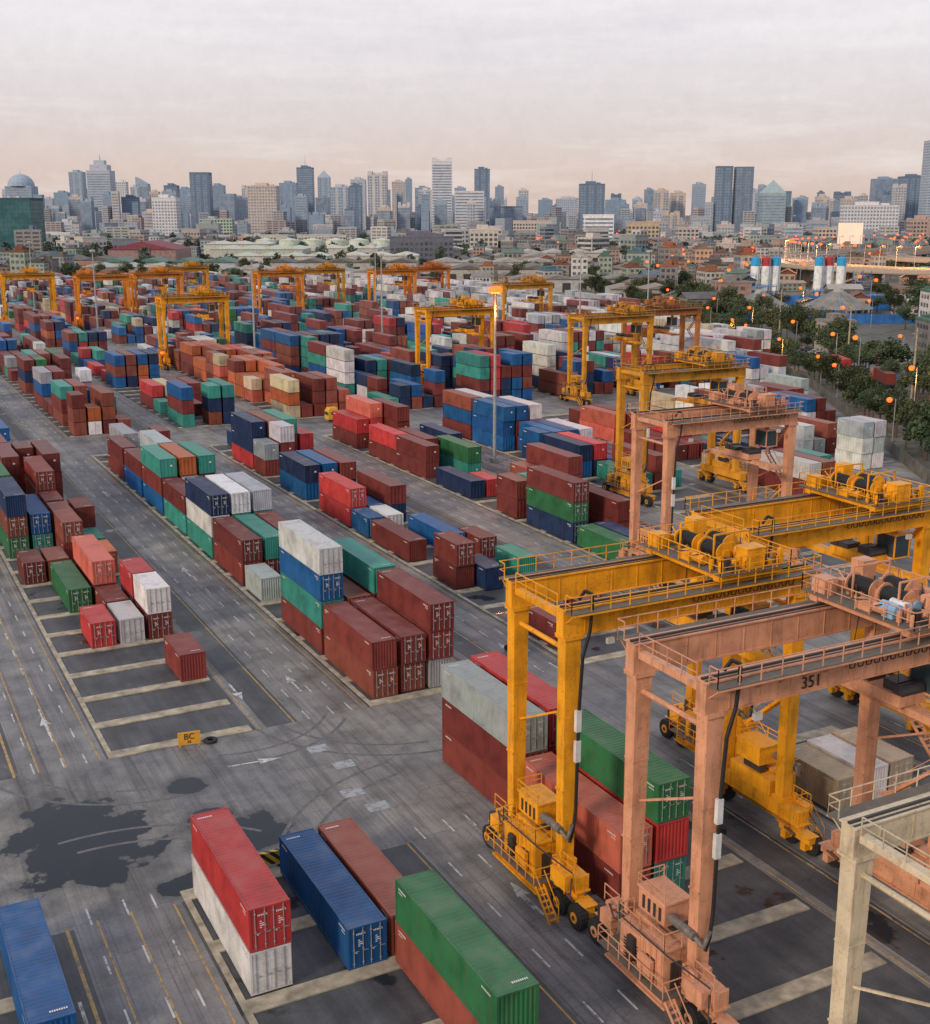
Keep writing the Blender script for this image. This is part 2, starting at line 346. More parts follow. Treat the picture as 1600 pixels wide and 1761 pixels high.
def container_meshes(L,per):
    w=MB(); t=.13
    for x in (0,CW-t):
        for y in (0,L-t): w.box(x,x+t,y,y+t,.18,CH-.12)
    for x in (0,CW-.10):
        w.box(x,x+.10,t,L-t,.0,.16); w.box(x,x+.08,t,L-t,CH-.09,CH)
    for y in (0,L-.10):
        w.box(t,CW-t,y,y+.10,0,.14); w.box(t,CW-t,y,y+.10,CH-.12,CH)
    for x in (-.004,CW-.176):
        for y in (-.004,L-.176):
            for z in (-.002,CH-.118): w.box(x,x+.18,y,y+.18,z,z+.125)
    corr(w,t,L-t,.02,.062,.16,CH-.09,per); corr(w,t,L-t,CW-.02,CW-.062,.16,CH-.09,per)
    corr(w,t,CW-t,L-.02,L-.062,.14,CH-.12,per,'end')
    for sgn,x in ((0,-.004),(1,CW+.004)):
        for k in range(9):
            w.face([(x,.5+k*.11,2.28),(x,.57+k*.11,2.28),(x,.57+k*.11,2.40),(x,.5+k*.11,2.40)],1)
            w.face([(x,L-1.6+k*.11,2.28),(x,L-1.53+k*.11,2.28),(x,L-1.53+k*.11,2.40),(x,L-1.6+k*.11,2.40)],1)
        for k in range(5): w.face([(x,.5+k*.11,2.08),(x,.57+k*.11,2.08),(x,.57+k*.11,2.17),(x,.5+k*.11,2.17)],1)
    r=MB(); corr(r,.10,L-.10,CH-.012,CH-.040,.08,CW-.08,per*1.3,'roof'); r.box(t,CW-t,.1,L-.1,CH-.09,CH-.06)
    for k in range(8): r.face([(.3+k*.12,L-.75,CH+.001),(.38+k*.12,L-.75,CH+.001),(.38+k*.12,L-.60,CH+.001),(.3+k*.12,L-.60,CH+.001)],1)
    d=MB(); dw=CW/2-t-.01
    d.box(0,dw,.035,.075,.15,CH-.13)
    for z in (.16,.75,1.35,1.95,CH-.22): d.box(.03,dw-.03,.018,.036,z,z+.07)
    for k in range(4):
        z=1.78-k*.13; d.face([(.50,.012,z),(.62+.12*((k*7)%3),.012,z),(.62+.12*((k*7)%3),.012,z+.06),(.50,.012,z+.06)],1)
    d.face([(.30,.012,.98),(.42,.012,.98),(.42,.012,1.12),(.30,.012,1.12)],1)
    for k in range(6): d.face([(.38+k*.1,.012,2.15),(.45+k*.1,.012,2.15),(.45+k*.1,.012,2.26),(.38+k*.1,.012,2.26)],1)
    lb=MB(); lb.cyl((0,-.004,.1),(0,-.004,CH-.08),.026,seg=6)
    for z in (.3,1.2,2.3): lb.box(-.06,.06,-.02,.016,z,z+.07)
    lb.box(-.02,.32,-.03,-.012,1.08,1.13)
    return (w.mesh("container_wall",[PAINT,WHITE]),r.mesh("container_roof",[PAINT,WHITE]),d.mesh("container_door",[PAINT,WHITE]),lb.mesh("locking_bar",[GALV]))
M40=container_meshes(12.19,.28); M20=container_meshes(6.06,.28)
def proto(M,full=True):
    root=ob("shipping_container",M[0]); ob("roof",M[1],parent=root)
    if full:
        for x in (.135,CW/2+.005):
            dd=ob("door",M[2],(x,0,0),parent=root)
            for lx in (.22,.80): ob("locking_bar",M[3],(lx,0,0),parent=dd)["keepcol"]=1
    return root
P40=proto(M40);P20=proto(M20)
def lowmesh(L):
    w=MB()
    corr(w,.1,L-.1,.0,.06,.12,CH-.08,.6); corr(w,.1,L-.1,CW,CW-.06,.12,CH-.08,.6); corr(w,.1,CW-.1,L,L-.05,.12,CH-.1,.5,'end'); corr(w,.1,CW-.1,.03,.0,.12,CH-.1,.55,'end')
    w.box(0,CW,0,L,CH-.08,CH); w.box(0,CW,0,L,0,.12)
    for x in (0,CW-.1):
        for y in (0,L-.1): w.box(x,x+.1,y,y+.1,.12,CH-.08)
    w.face([(1.5,-.012,1.5),(1.8,-.012,1.5),(1.8,-.012,1.75),(1.5,-.012,1.75)],1)
    w.face([(-.012,L-1.6,2.2),(-.012,L-.6,2.2),(-.012,L-.6,2.32),(-.012,L-1.6,2.32)],1)
    return w.mesh("container_far",[PAINT,WHITE])
F40=ob("shipping_container",lowmesh(12.19));F20=ob("shipping_container",lowmesh(6.06))
CONT=[]
OCC=set()
def stack(x,y,cols,half=False):
    for t,c in enumerate(cols): CONT.append((x+R.uniform(-.06,.06),y+R.uniform(-.12,.12),.10+t*TH,half,c,t,len(cols)))
def cx(b,c): return STARTS[b]+2.87*c
def S(bk,c,y,cols,half=False):
    stack(cx(bk,c),y,cols,half)
    n=int(y*2)
    for k in range(n-1,n+(13 if half else 26)): OCC.add((bk,c,k))
def free(bk,c,y,half):
    n=int(y*2); return not any((bk,c,k) in OCC for k in range(n,n+(12 if half else 24)))
S(1,0,58.2,"WR");S(1,2,57.8,"U");S(1,3,57.9,"B");S(1,3,45.2,"BG");S(0,4,57.4,"U"); CONT[-1]=(4.7,57.4,.1,False,'U',0,1)
S(1,3,106.4,"D",True);S(1,1,119.2,"R",True);S(1,2,119.2,"W",True);S(1,3,119.4,"DW",True);S(1,2,125.8,"D",True);S(1,3,125.8,"DR",True)
S(1,1,131.9,"G");S(1,2,132.3,"DS");S(1,0,145.0,"D",True);S(1,3,145.5,"O",True);S(1,2,151.6,"DB");S(1,0,157.6,"GBN");S(1,1,157.8,"TU")
S(1,3,152.5,"T",True);S(1,1,145,"B",True);S(1,3,159,"DD",True);S(1,2,164.8,"BD",True);S(1,3,165.5,"U",True)
S(2,0,94.2,"BD");S(2,1,94.4,"BD");S(2,2,94.2,"EDD");S(2,0,107.1,"DTUW");S(2,2,107.2,"NDT");S(2,1,107.2,"WB");S(2,0,126.2,"E",True)
S(2,0,133.2,"DD");S(2,0,146.0,"TWN");S(2,1,133.2,"DT");S(2,2,146.2,"TTE");S(2,1,146.2,"DTW");S(2,2,133.3,"TD");S(2,2,120.4,"DT",False);S(2,1,120.4,"T",True);S(2,3,120.4,"D",False)
S(2,0,159,"TD");S(2,0,172,"UDT");S(2,2,172,"DDT");S(2,1,159,"TE");S(2,0,68.0,"DDE");S(2,1,68.6,"DRR");S(2,0,55.4,"DS");S(2,1,55.5,"TRG");S(2,0,185,"UD");S(2,1,172,"TBO");S(2,0,198,"DD")
S(2,2,159,"DN",True);S(2,3,159,"D",True);S(2,1,185,"DDE");S(2,2,185,"TU")
S(3,0,120,"DD",True);S(3,0,133,"D");S(3,2,133.5,"U");S(3,0,146,"U",True);S(3,1,146.4,"W",True);S(3,1,152.5,"U",True);S(3,0,152.6,"RR",False);S(3,2,151.5,"ND");S(3,0,170.5,"UN");S(3,1,118,"N",True);S(3,3,120,"T",True);S(3,3,130,"D",True)
S(3,1,170.5,"TU");S(3,2,170,"ND");S(3,0,190,"DE",True);S(3,1,190,"UDW",True);S(3,0,58.8,"C",True);S(3,1,59,"W",True);S(3,2,59.2,"C",True);S(3,0,98,"D",True);S(3,3,106,"B",True);S(3,2,100,"D",True);S(3,1,104.5,"T",True)
S(4,0,131,"NGD");S(4,0,117.6,"G");S(4,1,139,"GT");S(4,2,129,"DD");S(4,1,160,"R",True);S(4,1,118,"N");S(4,0,176,"DD");S(4,0,188,"DR");S(4,1,182,"UD");S(4,2,146,"TB");S(4,2,172,"TG")
S(4,0,206,"DR");S(4,1,206,"DRS");S(4,2,200,"UDD");S(4,0,160,"N")
S(5,0,191,"UUU",False);S(5,1,191,"DDU");S(5,2,178,"NU");S(5,0,178,"NU",True);S(5,1,178,"UU");S(5,2,191,"BRW");S(5,0,165,"UN",False);S(5,1,165,"NR");S(5,2,165,"U",True);S(5,3,165,"R",True);S(5,3,178,"NW");S(5,0,204,"DUB");S(5,1,204,"DUW")
S(6,0,136,"DW");S(6,1,136,"DB");S(6,2,140,"UT",True)
def fill(bk,y0,y1,dens,pal,h0,h1,cols=4):
    y=y0
    prev=R.choice(pal)
    while y+12.3<y1:
        hb=R.randint(h0,h1); on=R.random()<dens+.12
        for c in range(cols):
            x=cx(bk,c)
            if not(inyard(x+3,y) and inyard(x+3,y+13) and inyard(x,y)): continue
            if R.random()>dens or not on and R.random()<.6: continue
            h=max(1,min(h1,hb+R.choice((-1,0,0,0,1))))
            half=R.random()>.70
            for dy in ((0,) if not half else (0,6.35)):
                if not free(bk,c,y+dy,half): continue
                cl=[]
                for t in range(h if not half else max(1,h-R.choice((0,0,1)))):
                    if R.random()<.68: prev=R.choice(pal)
                    cl.append(prev)
                S(bk,c,y+dy,cl,half)
        y+=12.85
STD="DDDDDDDDDBBBBRROOSUUUUNNNTTTGWWEC"
fill(1,171,224,.88,STD,1,3);fill(1,243,395,.9,STD,1,3)
fill(2,172,224,.9,"DDDDDDBBTTTUNNGWER",1,3);fill(2,243,395,.93,"DDDDDBBBTTUUNGWEO",2,3);fill(2,413,560,.9,STD,1,3)
fill(3,158,224,.8,"DDDBUNNTWR",1,3);fill(3,243,395,.85,"DDDBBUUNTTWROC",1,3);fill(3,413,760,.9,STD,2,3)
fill(4,146,224,.82,"DDDDRRBNUTG",1,3)
fill(4,243.5,335,.98,"OOOBBBOSDRCBDO",3,3,5);fill(4,335,395,.95,STD,2,3,5);fill(4,413,760,.95,STD,2,3,5)
fill(5,152,224,.9,"UUUDNDDRT",1,3);fill(5,243,395,.95,"DDDUUUNNTWBT",2,4,5);fill(5,413,760,.95,STD,2,3,5)
fill(6,150,224,.92,"UNRDDRRSCDDT",1,3);fill(6,243,395,.95,"DDDDUUUNRDBTN",2,4,5);fill(6,413,760,.95,"DDDDUUOTTNGDW",2,3,5)
fill(7,162,224,.92,"DDRWUBCED",1,3);fill(7,243,395,.95,"DDDRRBUUNWDT",2,4,5);fill(7,413,760,.9,"DDDBUUNTWD",2,3,5)
fill(8,186,225,.95,"WUDEBDR",1,2);fill(8,243,395,.95,"DDDRRWWDUTBN",2,4,5);fill(8,413,760,.9,"DDBBUTWD",2,4,5)
fill(9,230,395,.95,"WWWWERDDU",2,4,5);fill(9,413,760,.9,"DDBWWTDU",2,4,5)
fill(10,262,395,.95,"WWWWWEED",2,4,5);fill(10,413,760,.9,"WWEEDDB",2,4,5)
fill(11,305,395,.95,"WWWWWEC",2,3,5);fill(11,413,760,.9,"WWWEED",2,4,5)
fill(12,413,760,.9,"WWWEED",2,3,5);fill(13,413,760,.9,"WWEED",2,3,5)
S(7,0,148,"WWE",True);S(7,1,148,"WEW",True)
y=210.
while y<392:
    for k in range(R.choice((1,2))):
        x=edge_x(y)-8.5-2.7*k
        if not any(abs(c[0]-x)<3 and abs(c[1]-y)<13.5 for c in CONT): stack(x,y,R.choice(("W","W","WE","E","WW","D")))
    y+=13.1
vis=[]
for c in CONT:
    L=6.06 if c[3] else 12.19
    px=proj(c[0]+1.2,c[1]+L/2,c[2]+1.3)
    m=80+20000/max(px[2],10)
    if px[2]>5 and -m<px[0]<1600+m and px[1]<1761+m*1.4: vis.append((px[2],c))
vis.sort(key=lambda t:t[0])
far=MB()
for i,(dist,c) in enumerate(vis):
    x,y,z,half,cc,t,n=c; v=R.uniform(.78,1.18)
    col=tuple(min(.8,q*v*R.uniform(.94,1.06)) for q in PAL[cc])
    L=6.06 if half else 12.19
    if i<300:
        near=dist<175
        flip = R.random()<.35
        src=(P20 if half else P40) if near else (F20 if half else F40)
        lab="%s corrugated %s shipping container %s"%(CN[cc],"short" if half else "long","standing on the yard pavement" if t==0 else ("stacked on another container" if t<n-1 else "on top of a stack"))
        o=copy_tree(src,(x+(CW if flip else 0),y+(L if flip else 0),z),(math.pi if flip else 0)+R.uniform(-.003,.003),col,label=lab,group="shipping containers stacked in the yard")
        o["category"]="container"
    else:
        hz=min(.22,max(0,(dist-250)/1800)); col=tuple(a*(1-hz)+b_*hz for a,b_ in zip(col,(.28,.28,.31)))  # distance haze painted into container colours by blending to grey
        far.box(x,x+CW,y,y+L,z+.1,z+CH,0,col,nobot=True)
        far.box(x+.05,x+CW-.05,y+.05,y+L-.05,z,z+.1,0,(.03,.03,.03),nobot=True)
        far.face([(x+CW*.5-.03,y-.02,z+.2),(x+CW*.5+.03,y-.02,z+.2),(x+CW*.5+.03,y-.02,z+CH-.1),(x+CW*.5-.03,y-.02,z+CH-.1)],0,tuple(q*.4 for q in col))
o=ob("shipping_containers",far.mesh("shipping_containers",[PAINTV]),kind="stuff",label="mass of stacked red, blue, orange and white shipping containers",cat="containers")
for p in (P40,P20,F40,F20): remove_tree(p)

# ------------------------------------------------------------------ gantry cranes
SP=18.0
def crane_proto():
    root=ob("gantry_crane",None)
    m=MB(); m.box(-.42,.42,-.38,.38,0,15.0,top=(-.54,.54,-.45,.45)); m.box(-.58,.58,-.55,.55,-.02,.35); m.box(-.68,.68,-.56,.56,15.0,15.25)
    m.box(-.55,-.46,-.42,.42,5.0,5.12);m.box(-.53,.53,-.45,.45,9.9,10.0)
    for z in (3.,7.,12.5): m.box(-.51,-.41,-.12,.12,z,z+.5)
    leg=m.mesh("leg",[CPAINT])
    for x in (0,SP):
        for y in (3,9.2): ob("leg",leg,(x,y,3.1),parent=root)
    GH=1.62
    m=MB(); m.box(-.7,SP+.7,-.40,.40,0,GH); m.box(-.75,SP+.75,-.52,.52,GH,GH+.09); m.box(-.75,SP+.75,-.50,.50,-.08,0)
    m.box(-.7,SP+.7,-.07,.07,GH+.09,GH+.22,1); m.box(-.7,SP+.7,-.36,-.24,GH+.09,GH+.13,1)
    for k in range(9): m.box(.8+k*2.05,.86+k*2.05,-.44,.44,.02,GH-.02)
    gir=m.mesh("girder",[CPAINT,STEEL])
    for y,s in ((3,-1),(9.2,1)):
        g=ob("girder",gir,(0,y,18.38),parent=root)
        w=MB(); y0,y1=sorted((.55*s,1.30*s)); w.box(-.7,SP+.7,y0,y1,GH-.08,GH-.02)
        for k in range(13): w.beam((-.5+k*1.55,.42*s,GH-.8),(-.5+k*1.55,1.25*s,GH-.12),.06,m=1)
        w.box(-.7,SP+.7,y0 if s<0 else y1-.05,(y0+.05) if s<0 else y1,GH-.2,GH-.081,1)
        wk=ob("walkway",w.mesh("walkway",[GRATE,CPAINT]),parent=g)
        h=MB(); yy=1.27*s; h.rail([(-.7,yy,GH),(SP+.7,yy,GH)],step=1.3); h.rail([(-.7,.60*s,GH),(-.7,yy,GH)]); h.rail([(SP+.7,.60*s,GH),(SP+.7,yy,GH)])
        ob("handrail",h.mesh("handrail",[CPAINT]),parent=wk)
        h=MB()
        for k in range(14):
            x0=8.6+k*.6; h.tube([(x0,.72*s,GH-.15),(x0+.15,.74*s,GH-.75),(x0+.45,.74*s,GH-.75),(x0+.6,.72*s,GH-.15)],.035,5)
        ob("cable_festoon",h.mesh("cable_festoon",[BLACK]),parent=g)
    for x in (-.55,SP+.1):
        m=MB(); m.box(x,x+.45,3.55,8.65,19.3,19.7)
        e=ob("end_tie",m.mesh("end_tie",[CPAINT]),parent=root)
        h=MB(); h.rail([(x+.02,3.6,19.7),(x+.02,8.6,19.7)],step=1.2); ob("handrail",h.mesh("handrail",[CPAINT]),parent=e)
    m1=MB(); m1.beam((0,3.45,13.2),(0,8.75,10.6),.13); m2=MB(); m2.cyl((0,3.4,17.2),(0,8.8,17.2),.16,seg=8)
    b1=m1.mesh("brace",[CPAINT]); b2=m2.mesh("brace",[CPAINT])
    for x in (0,SP): ob("brace",b1,(x,0,0),parent=root); ob("brace",b2,(x,0,0),parent=root)
    sill=MB(); sill.box(-.48,.48,.9,11.1,2.15,3.1); sill.box(-.55,.55,.8,11.2,2.05,2.15)
    for y in (1.0,3.9,8.0,10.8): sill.box(-.56,.56,y,y+.08,2.16,3.12)
    sm=sill.mesh("sill_beam",[CPAINT])
    bg_=MB(); bg_.box(-.3,.3,-1.5,1.5,1.1,1.55); bg_.box(-.22,.22,-.4,.4,1.55,2.06); bg_.box(-.38,.38,-1.2,-.75,.55,1.12);bg_.box(-.38,.38,.75,1.2,.55,1.12)
    bg_.cyl((-.4,-.2,1.3),(-.4,.8,1.5),.12,seg=6,m=1)
    for y in (-1,1): bg_.box(-.5,.5,y-.6,y+.6,1.62,1.66)
    bm=bg_.mesh("bogie",[CPAINT,RUSTY])
    wh=MB(); wh.cyl((-.30,0,0),(.30,0,0),.78,seg=20); wh.cyl((-.36,0,0),(.36,0,0),.60,seg=20); wh.cyl((-.385,0,0),(.385,0,0),.36,seg=14,m=1); wh.cyl((-.43,0,0),(.43,0,0),.15,seg=8,m=2)
    for k in range(20):
        t=2*math.pi*k/20; wh.box(-.31,.31,math.cos(t)*.76-.04,math.cos(t)*.76+.04,math.sin(t)*.76-.04,math.sin(t)*.76+.04)
    wm=wh.mesh("wheel",[TYRE,CPAINT,STEEL])
    for x in (0,SP):
        ob("sill_beam",sm,(x,0,0),parent=root)
        for y in (1.4,10.6):
            bo=ob("bogie",bm,(x,y,0),parent=root)
            for dy in (-1.0,1.0): ob("wheel",wm,(-.55 if x==0 else .55,dy,.8),parent=bo)
    for x,s in ((0,-1),(SP,1)):
        m=MB()
        xo=(lambda v:v*s)
        def bx(a,b_,y0,y1,z0,z1,mm=0):
            a,b_=sorted((x+xo(a),x+xo(b_))); m.box(a,b_,y0,y1,z0,z1,mm)
        bx(.5,1.9,3.3,9.0,1.05,1.2); bx(.60,1.75,3.7,5.9,1.2,4.3); bx(.60,1.55,5.95,8.0,1.2,3.8); bx(.55,1.82,3.6,5.95,4.3,4.42); bx(.55,1.62,5.96,8.1,3.8,3.9)
        for k in range(5): bx(1.75,1.80,3.8+k*.5,3.86+k*.5,1.35,4.2)
        for k in range(9): bx(1.76,1.79,4.4,5.2,1.8+k*.2,1.88+k*.2,1)
        for k in range(8): bx(1.56,1.59,6.3,7.6,1.6+k*.2,1.68+k*.2,1)
        bx(.7,1.3,3.60,3.65,2.0,3.6,1)
        bx(-.75,.95,4.8,7.2,5.0,6.3); bx(-.82,1.02,4.7,7.3,6.3,6.42); bx(-.4,.1,5.0,6.8,4.3,5.0,1); bx(-.6,.55,3.7,8.0,3.12,4.25)
        for k in range(4): bx(.96,1.0,5.1+k*.5,5.3+k*.5,5.2,6.0,1)
        m.cyl((x+xo(1.2),8.5,1.2),(x+xo(1.2),8.5,4.6),.18,seg=10,m=2); m.cyl((x+xo(.6),2.6,5.6),(x+xo(.6),4.7,5.6),.26,seg=12,m=2)
        m.tube([(x+xo(.6),2.6,5.6),(x+xo(.4),2.1,5.2),(x+xo(.2),1.9,6.2)],.12,m=2)
        bx(.5,1.1,1.2,2.9,2.2,3.2); bx(.52,1.2,9.4,10.6,2.2,3.1); bx(.50,.9,10.7,11.3,2.0,2.9,1); bx(1.85,2.1,4.4,5.6,2.3,3.4); bx(1.63,1.85,6.4,7.0,2.2,3.6,1)
        for yy in (2.,3.2,8.8,9.6): m.beam((x+xo(.6),yy,1.5),(x+xo(.6),yy,3.4),.07)
        m.tube([(x+xo(.7),1.0,3.5),(x+xo(1.9),3.2,4.5),(x+xo(1.9),8.0,4.5)],.05,5,1)
        m.tube([(x+xo(1.0),8.0,3.6),(x+xo(1.3),9.0,3.3),(x+xo(.7),10.4,3.3)],.06,5,1); m.tube([(x+xo(.6),1.2,3.0),(x+xo(1.0),.7,2.0),(x+xo(.6),.6,1.2)],.05,5,1)
        q=random.Random(9)
        for k in range(16):
            yy=q.uniform(1.,11.); zz=q.uniform(1.3,3.4); ww=q.uniform(.12,.4); bx(.49 if (yy<3.5 or yy>8.2) else 1.76,.49+ww if (yy<3.5 or yy>8.2) else 1.76+ww*.6,yy,yy+q.uniform(.2,.6),zz,zz+q.uniform(.2,.6),q.choice((0,0,1,2)))
        e=ob("engine_house",m.mesh("engine_house",[CPAINT,STEEL,PIPE]),parent=root)
        h=MB()
        X=x+xo(2.25); X0=x+xo(.55)
        h.rail([(X0,3.0,2.0),(X,3.0,2.0),(X,9.2,2.0),(X0,9.2,2.0)],step=.9); h.rail([(x+xo(.6),3.65,4.42),(x+xo(1.8),3.65,4.42),(x+xo(1.8),5.9,4.42)],step=.9)
        h.rail([(x+xo(1.6),6.0,3.9),(x+xo(1.6),8.05,3.9),(x+xo(.6),8.05,3.9)],step=.9)
        h.rail([(x+xo(1.0),4.75,6.42),(x+xo(1.0),7.25,6.42),(x+xo(-.8),7.25,6.42)],h=.7,step=.9)
        h.rail([(x+xo(.55),.9,3.2),(x+xo(.55),2.6,3.2)],step=.8);h.rail([(x+xo(.55),9.6,3.2),(x+xo(.55),11.1,3.2)],step=.8)
        ob("handrail",h.mesh("handrail",[CPAINT]),parent=e)
        pf=MB(); a_,b_=sorted((x+xo(1.82),x+xo(2.27))); pf.box(a_,b_,2.95,9.25,1.95,2.0); a_,b_=sorted((x+xo(.5),x+xo(1.82))); pf.box(a_,b_,8.1,9.25,1.95,2.0); pf.box(a_,b_,2.95,3.55,1.95,2.0)
        ob("walkway",pf.mesh("walkway",[GRATE]),parent=e)
        m=MB(); ax=x+s*1.9; yb=2.9
        for o_ in (-.3,.3): m.beam((ax+o_,yb-1.8,.3),(ax+o_,yb,1.98),.07,.14)
        for k in range(6): m.box(ax-.3,ax+.3,yb-1.7+k*.3,yb-1.5+k*.3,.42+k*.27,.46+k*.27)
        for o_ in (-.33,.33): m.beam((ax+o_,yb-1.8,1.25),(ax+o_,yb,2.95),.045); m.beam((ax+o_,yb-1.8,.3),(ax+o_,yb-1.8,1.25),.045)
        ob("stair",m.mesh("stair",[CPAINT]),parent=root)
    m=MB(); lx=SP+.60
    for o_ in (-.22,.22): m.beam((lx,9.2+o_,3.2),(lx+.1,9.2+o_,19.8),.06)
    for k in range(40): m.beam((lx+k*.0025,8.98,3.5+k*.4),(lx+k*.0025,9.42,3.5+k*.4),.045)
    ob("ladder",m.mesh("ladder",[CPAINT]),parent=root)
    m=MB()
    for k in range(4):
        z0=3.2+k*3.6; ya,yb=((4.2,8.0) if k%2==0 else (8.0,4.2))
        for o_ in (.7,1.3): m.beam((SP+o_,ya,z0),(SP+o_,yb,z0+3.5),.07,.2)
        for j in range(12): t=j/12; m.box(SP+.72,SP+1.28,ya+(yb-ya)*t-.12,ya+(yb-ya)*t+.12,z0+3.5*t+.1,z0+3.5*t+.14)
        m.beam((SP+1.3,ya,z0+1),(SP+1.3,yb,z0+4.5),.05); m.box(SP+.6,SP+1.4,yb-.5,yb+.5,z0+3.5,z0+3.58)
    ob("stair",m.mesh("stair",[CPAINT]),parent=root)
    m=MB(); m.tube([(-.1,2.3,4.8),(.1,2.25,5.6),(.3,2.32,7),(.35,2.3,13.5),(.5,2.25,17.0),(.9,2.15,18.6),(1.0,2.1,20.2),(.9,2.0,21.0),(.5,2.2,21.2),(.3,2.5,20.6)],.11,m=0)
    m.box(.1,.46,2.14,2.42,12.2,13.6,1); m.box(.1,.46,2.14,2.42,10.2,11.6,1)
    ob("cable_conduit",m.mesh("cable_conduit",[BLACK,WHITE]),parent=root)
    rr=random.Random(3)
    m=MB()
    for y in (-3.9,3.3): m.box(-2.6,2.6,y,y+.6,.0,.5)
    for x in (-2.5,-.3,2.0): m.box(x,x+.5,-3.3,3.3,.1,.48)
    m.box(-2.9,2.9,-4.4,4.4,.52,.58,1)
    m.box(-.6,.9,-4.1,-3.0,.58,1.9);m.box(-.65,.95,-4.15,-2.95,1.9,2.0);m.box(-2.5,-1.5,2.8,3.9,.58,1.5);m.box(.6,1.7,2.9,3.9,.58,2.2);m.box(-.9,-.2,3.0,3.6,.58,1.2)
    m.cyl((2.1,-1.2,1.0),(2.1,.3,1.0),.34,seg=14);m.cyl((2.1,.5,1.0),(2.1,1.3,1.0),.26,seg=14,m=2);m.box(1.8,2.5,-1.7,-1.2,.58,1.4)
    m.cyl((-2.3,-2,.95),(-2.3,-.9,.95),.30,seg=14); m.box(-2.6,-2.0,-.8,.2,.58,1.2); m.cyl((.2,-2.5,1.2),(.2,-2.1,1.2),.45,seg=16)
    for k in range(60):
        x=rr.uniform(-2.6,2.5);y=rr.choice((rr.uniform(-4.2,-2.6),rr.uniform(2.3,4.2),rr.uniform(-4,4))); w_=rr.uniform(.08,.32); hh=rr.uniform(.2,.95)
        m.box(x,x+w_,y,y+w_*rr.uniform(.6,1.6),.585+k*.001,.6+hh,rr.choice((0,0,2)))
    for k in range(30):
        x=rr.uniform(-2.5,2.5);y=rr.uniform(-4,3); m.tube([(x,y,.62),(x,y,.62+rr.uniform(.3,.9)),(x+rr.uniform(-1,1),y+rr.uniform(0,1.4),.62+rr.uniform(.3,1.1))],.04,5,rr.choice((0,2)))
    for y in (1.6,-1.9):
        m.beam((-1.5,y,.6),(-1.5,y,2.5),.10);m.beam((1.4,y,.6),(1.4,y,2.5),.10);m.beam((-1.5,y,2.5),(1.4,y,2.5),.10)
    tr=ob("trolley",m.mesh("trolley",[CPAINT,GRATE,STEEL]),(12.6,6.1,20.25),parent=root)
    d=MB(); d.cyl((0,-.9,0),(0,.9,0),.52,seg=22,m=0); d.cyl((0,-.98,0),(0,-.9,0),.68,seg=22,m=1); d.cyl((0,.9,0),(0,.98,0),.68,seg=22,m=1)
    for k in range(10): d.cyl((0,-.84+k*.17,0),(0,-.76+k*.17,0),.55,seg=22,m=0)
    d.box(-.25,.25,-1.2,-.98,-.75,.2,1); d.box(-.25,.25,.98,1.2,-.75,.2,1)
    dm=d.mesh("cable_drum",[BLACK,CPAINT])
    for x,y in ((-.9,-1.3),(-.9,1.2),(.75,.1)): ob("cable_drum",dm,(x,y,1.32),parent=tr)
    h=MB(); h.rail([(-2.85,-4.35,.58),(2.85,-4.35,.58),(2.85,4.35,.58),(-2.85,4.35,.58),(-2.85,-4.35,.58)],step=1.0); ob("handrail",h.mesh("handrail",[CPAINT]),parent=tr)
    c=MB(); c.box(-.9,.9,-1.0,1.0,-4.6,-4.5);c.box(-.9,.9,-1.0,1.0,-2.7,-2.5);c.box(.75,.9,-1,1,-4.5,-2.7)
    for x in (-.9,.8):
        for y in (-1.0,.9): c.box(x,x+.1,y,y+.1,-4.5,-2.7)
    c.box(-.82,.74,-.93,.93,-4.5,-2.7,1); c.box(-.2,.2,-.2,.2,-2.5,.1)
    ob("operator_cab",c.mesh("operator_cab",[CPAINT,CABGL]),(1.9,-1.9,0),parent=tr)
    s_=MB(); s_.box(-.45,.45,-6.0,6.0,-.3,.15); s_.box(-1.2,1.2,-6.1,-5.7,-.35,.05); s_.box(-1.2,1.2,5.7,6.1,-.35,.05); s_.box(-1.0,1.0,-2.2,2.2,.2,.9,0)
    s_.box(-.7,.7,-1.6,-.6,.9,1.5,1); s_.box(-.8,.6,.4,1.7,.9,1.3,1); s_.cyl((-.9,-1.9,1.1),(.9,-1.9,1.1),.4,seg=12,m=1);s_.cyl((-.9,1.9,1.1),(.9,1.9,1.1),.4,seg=12,m=1)
    for x in (-.9,.9):
        for y in (-1.9,1.9): s_.cyl((x,y,1.1),(x*.8,y*.8,6.1),.035,seg=4,m=2)
    ob("spreader",s_.mesh("spreader",[CPAINT,STEEL,BLACK]),(0,0,-6.3),parent=tr)
    f=MB(); f.box(-.25,.25,-.12,.12,0,.35)
    fm=f.mesh("floodlight",[LAMPOFF])
    for x in (2.5,15.5): ob("floodlight",fm,(x,2.3,18.0-.45),parent=root)
    return root
CP=crane_proto()
YEL=(.80,.34,.014); SAL=(.63,.30,.175); CRM=(.60,.50,.35); DYE=(.62,.28,.025); ORG=(.74,.25,.02)
GRP="rubber-tyred gantry cranes straddling the container rows"
def crane(x,y,col,tx,label,sz=1.0,spz=None,lit=False):
    r=copy_tree(CP,(x,y,0.0),0,col,(1,1,sz),label,GRP); r["category"]="crane"; tr=None
    for ch in r.children:
        if ch.name.startswith("trolley"):
            ch.location.x=tx; tr=ch
            for q in ch.children:
                if spz is not None and q.name.startswith("spreader"): q.location.z=spz
    if lit:
        m=MB(); m.cyl((-1.6,1.2,4.6),(-1.6,1.2,5.2),.5,seg=10); ob("lit_lamp",m.mesh("lit_lamp",[LAMPON]),parent=r)
    return r,tr
crane(37.3,55,YEL,13.2,"yellow rubber-tyred gantry crane straddling stacked containers",1,-5.0)
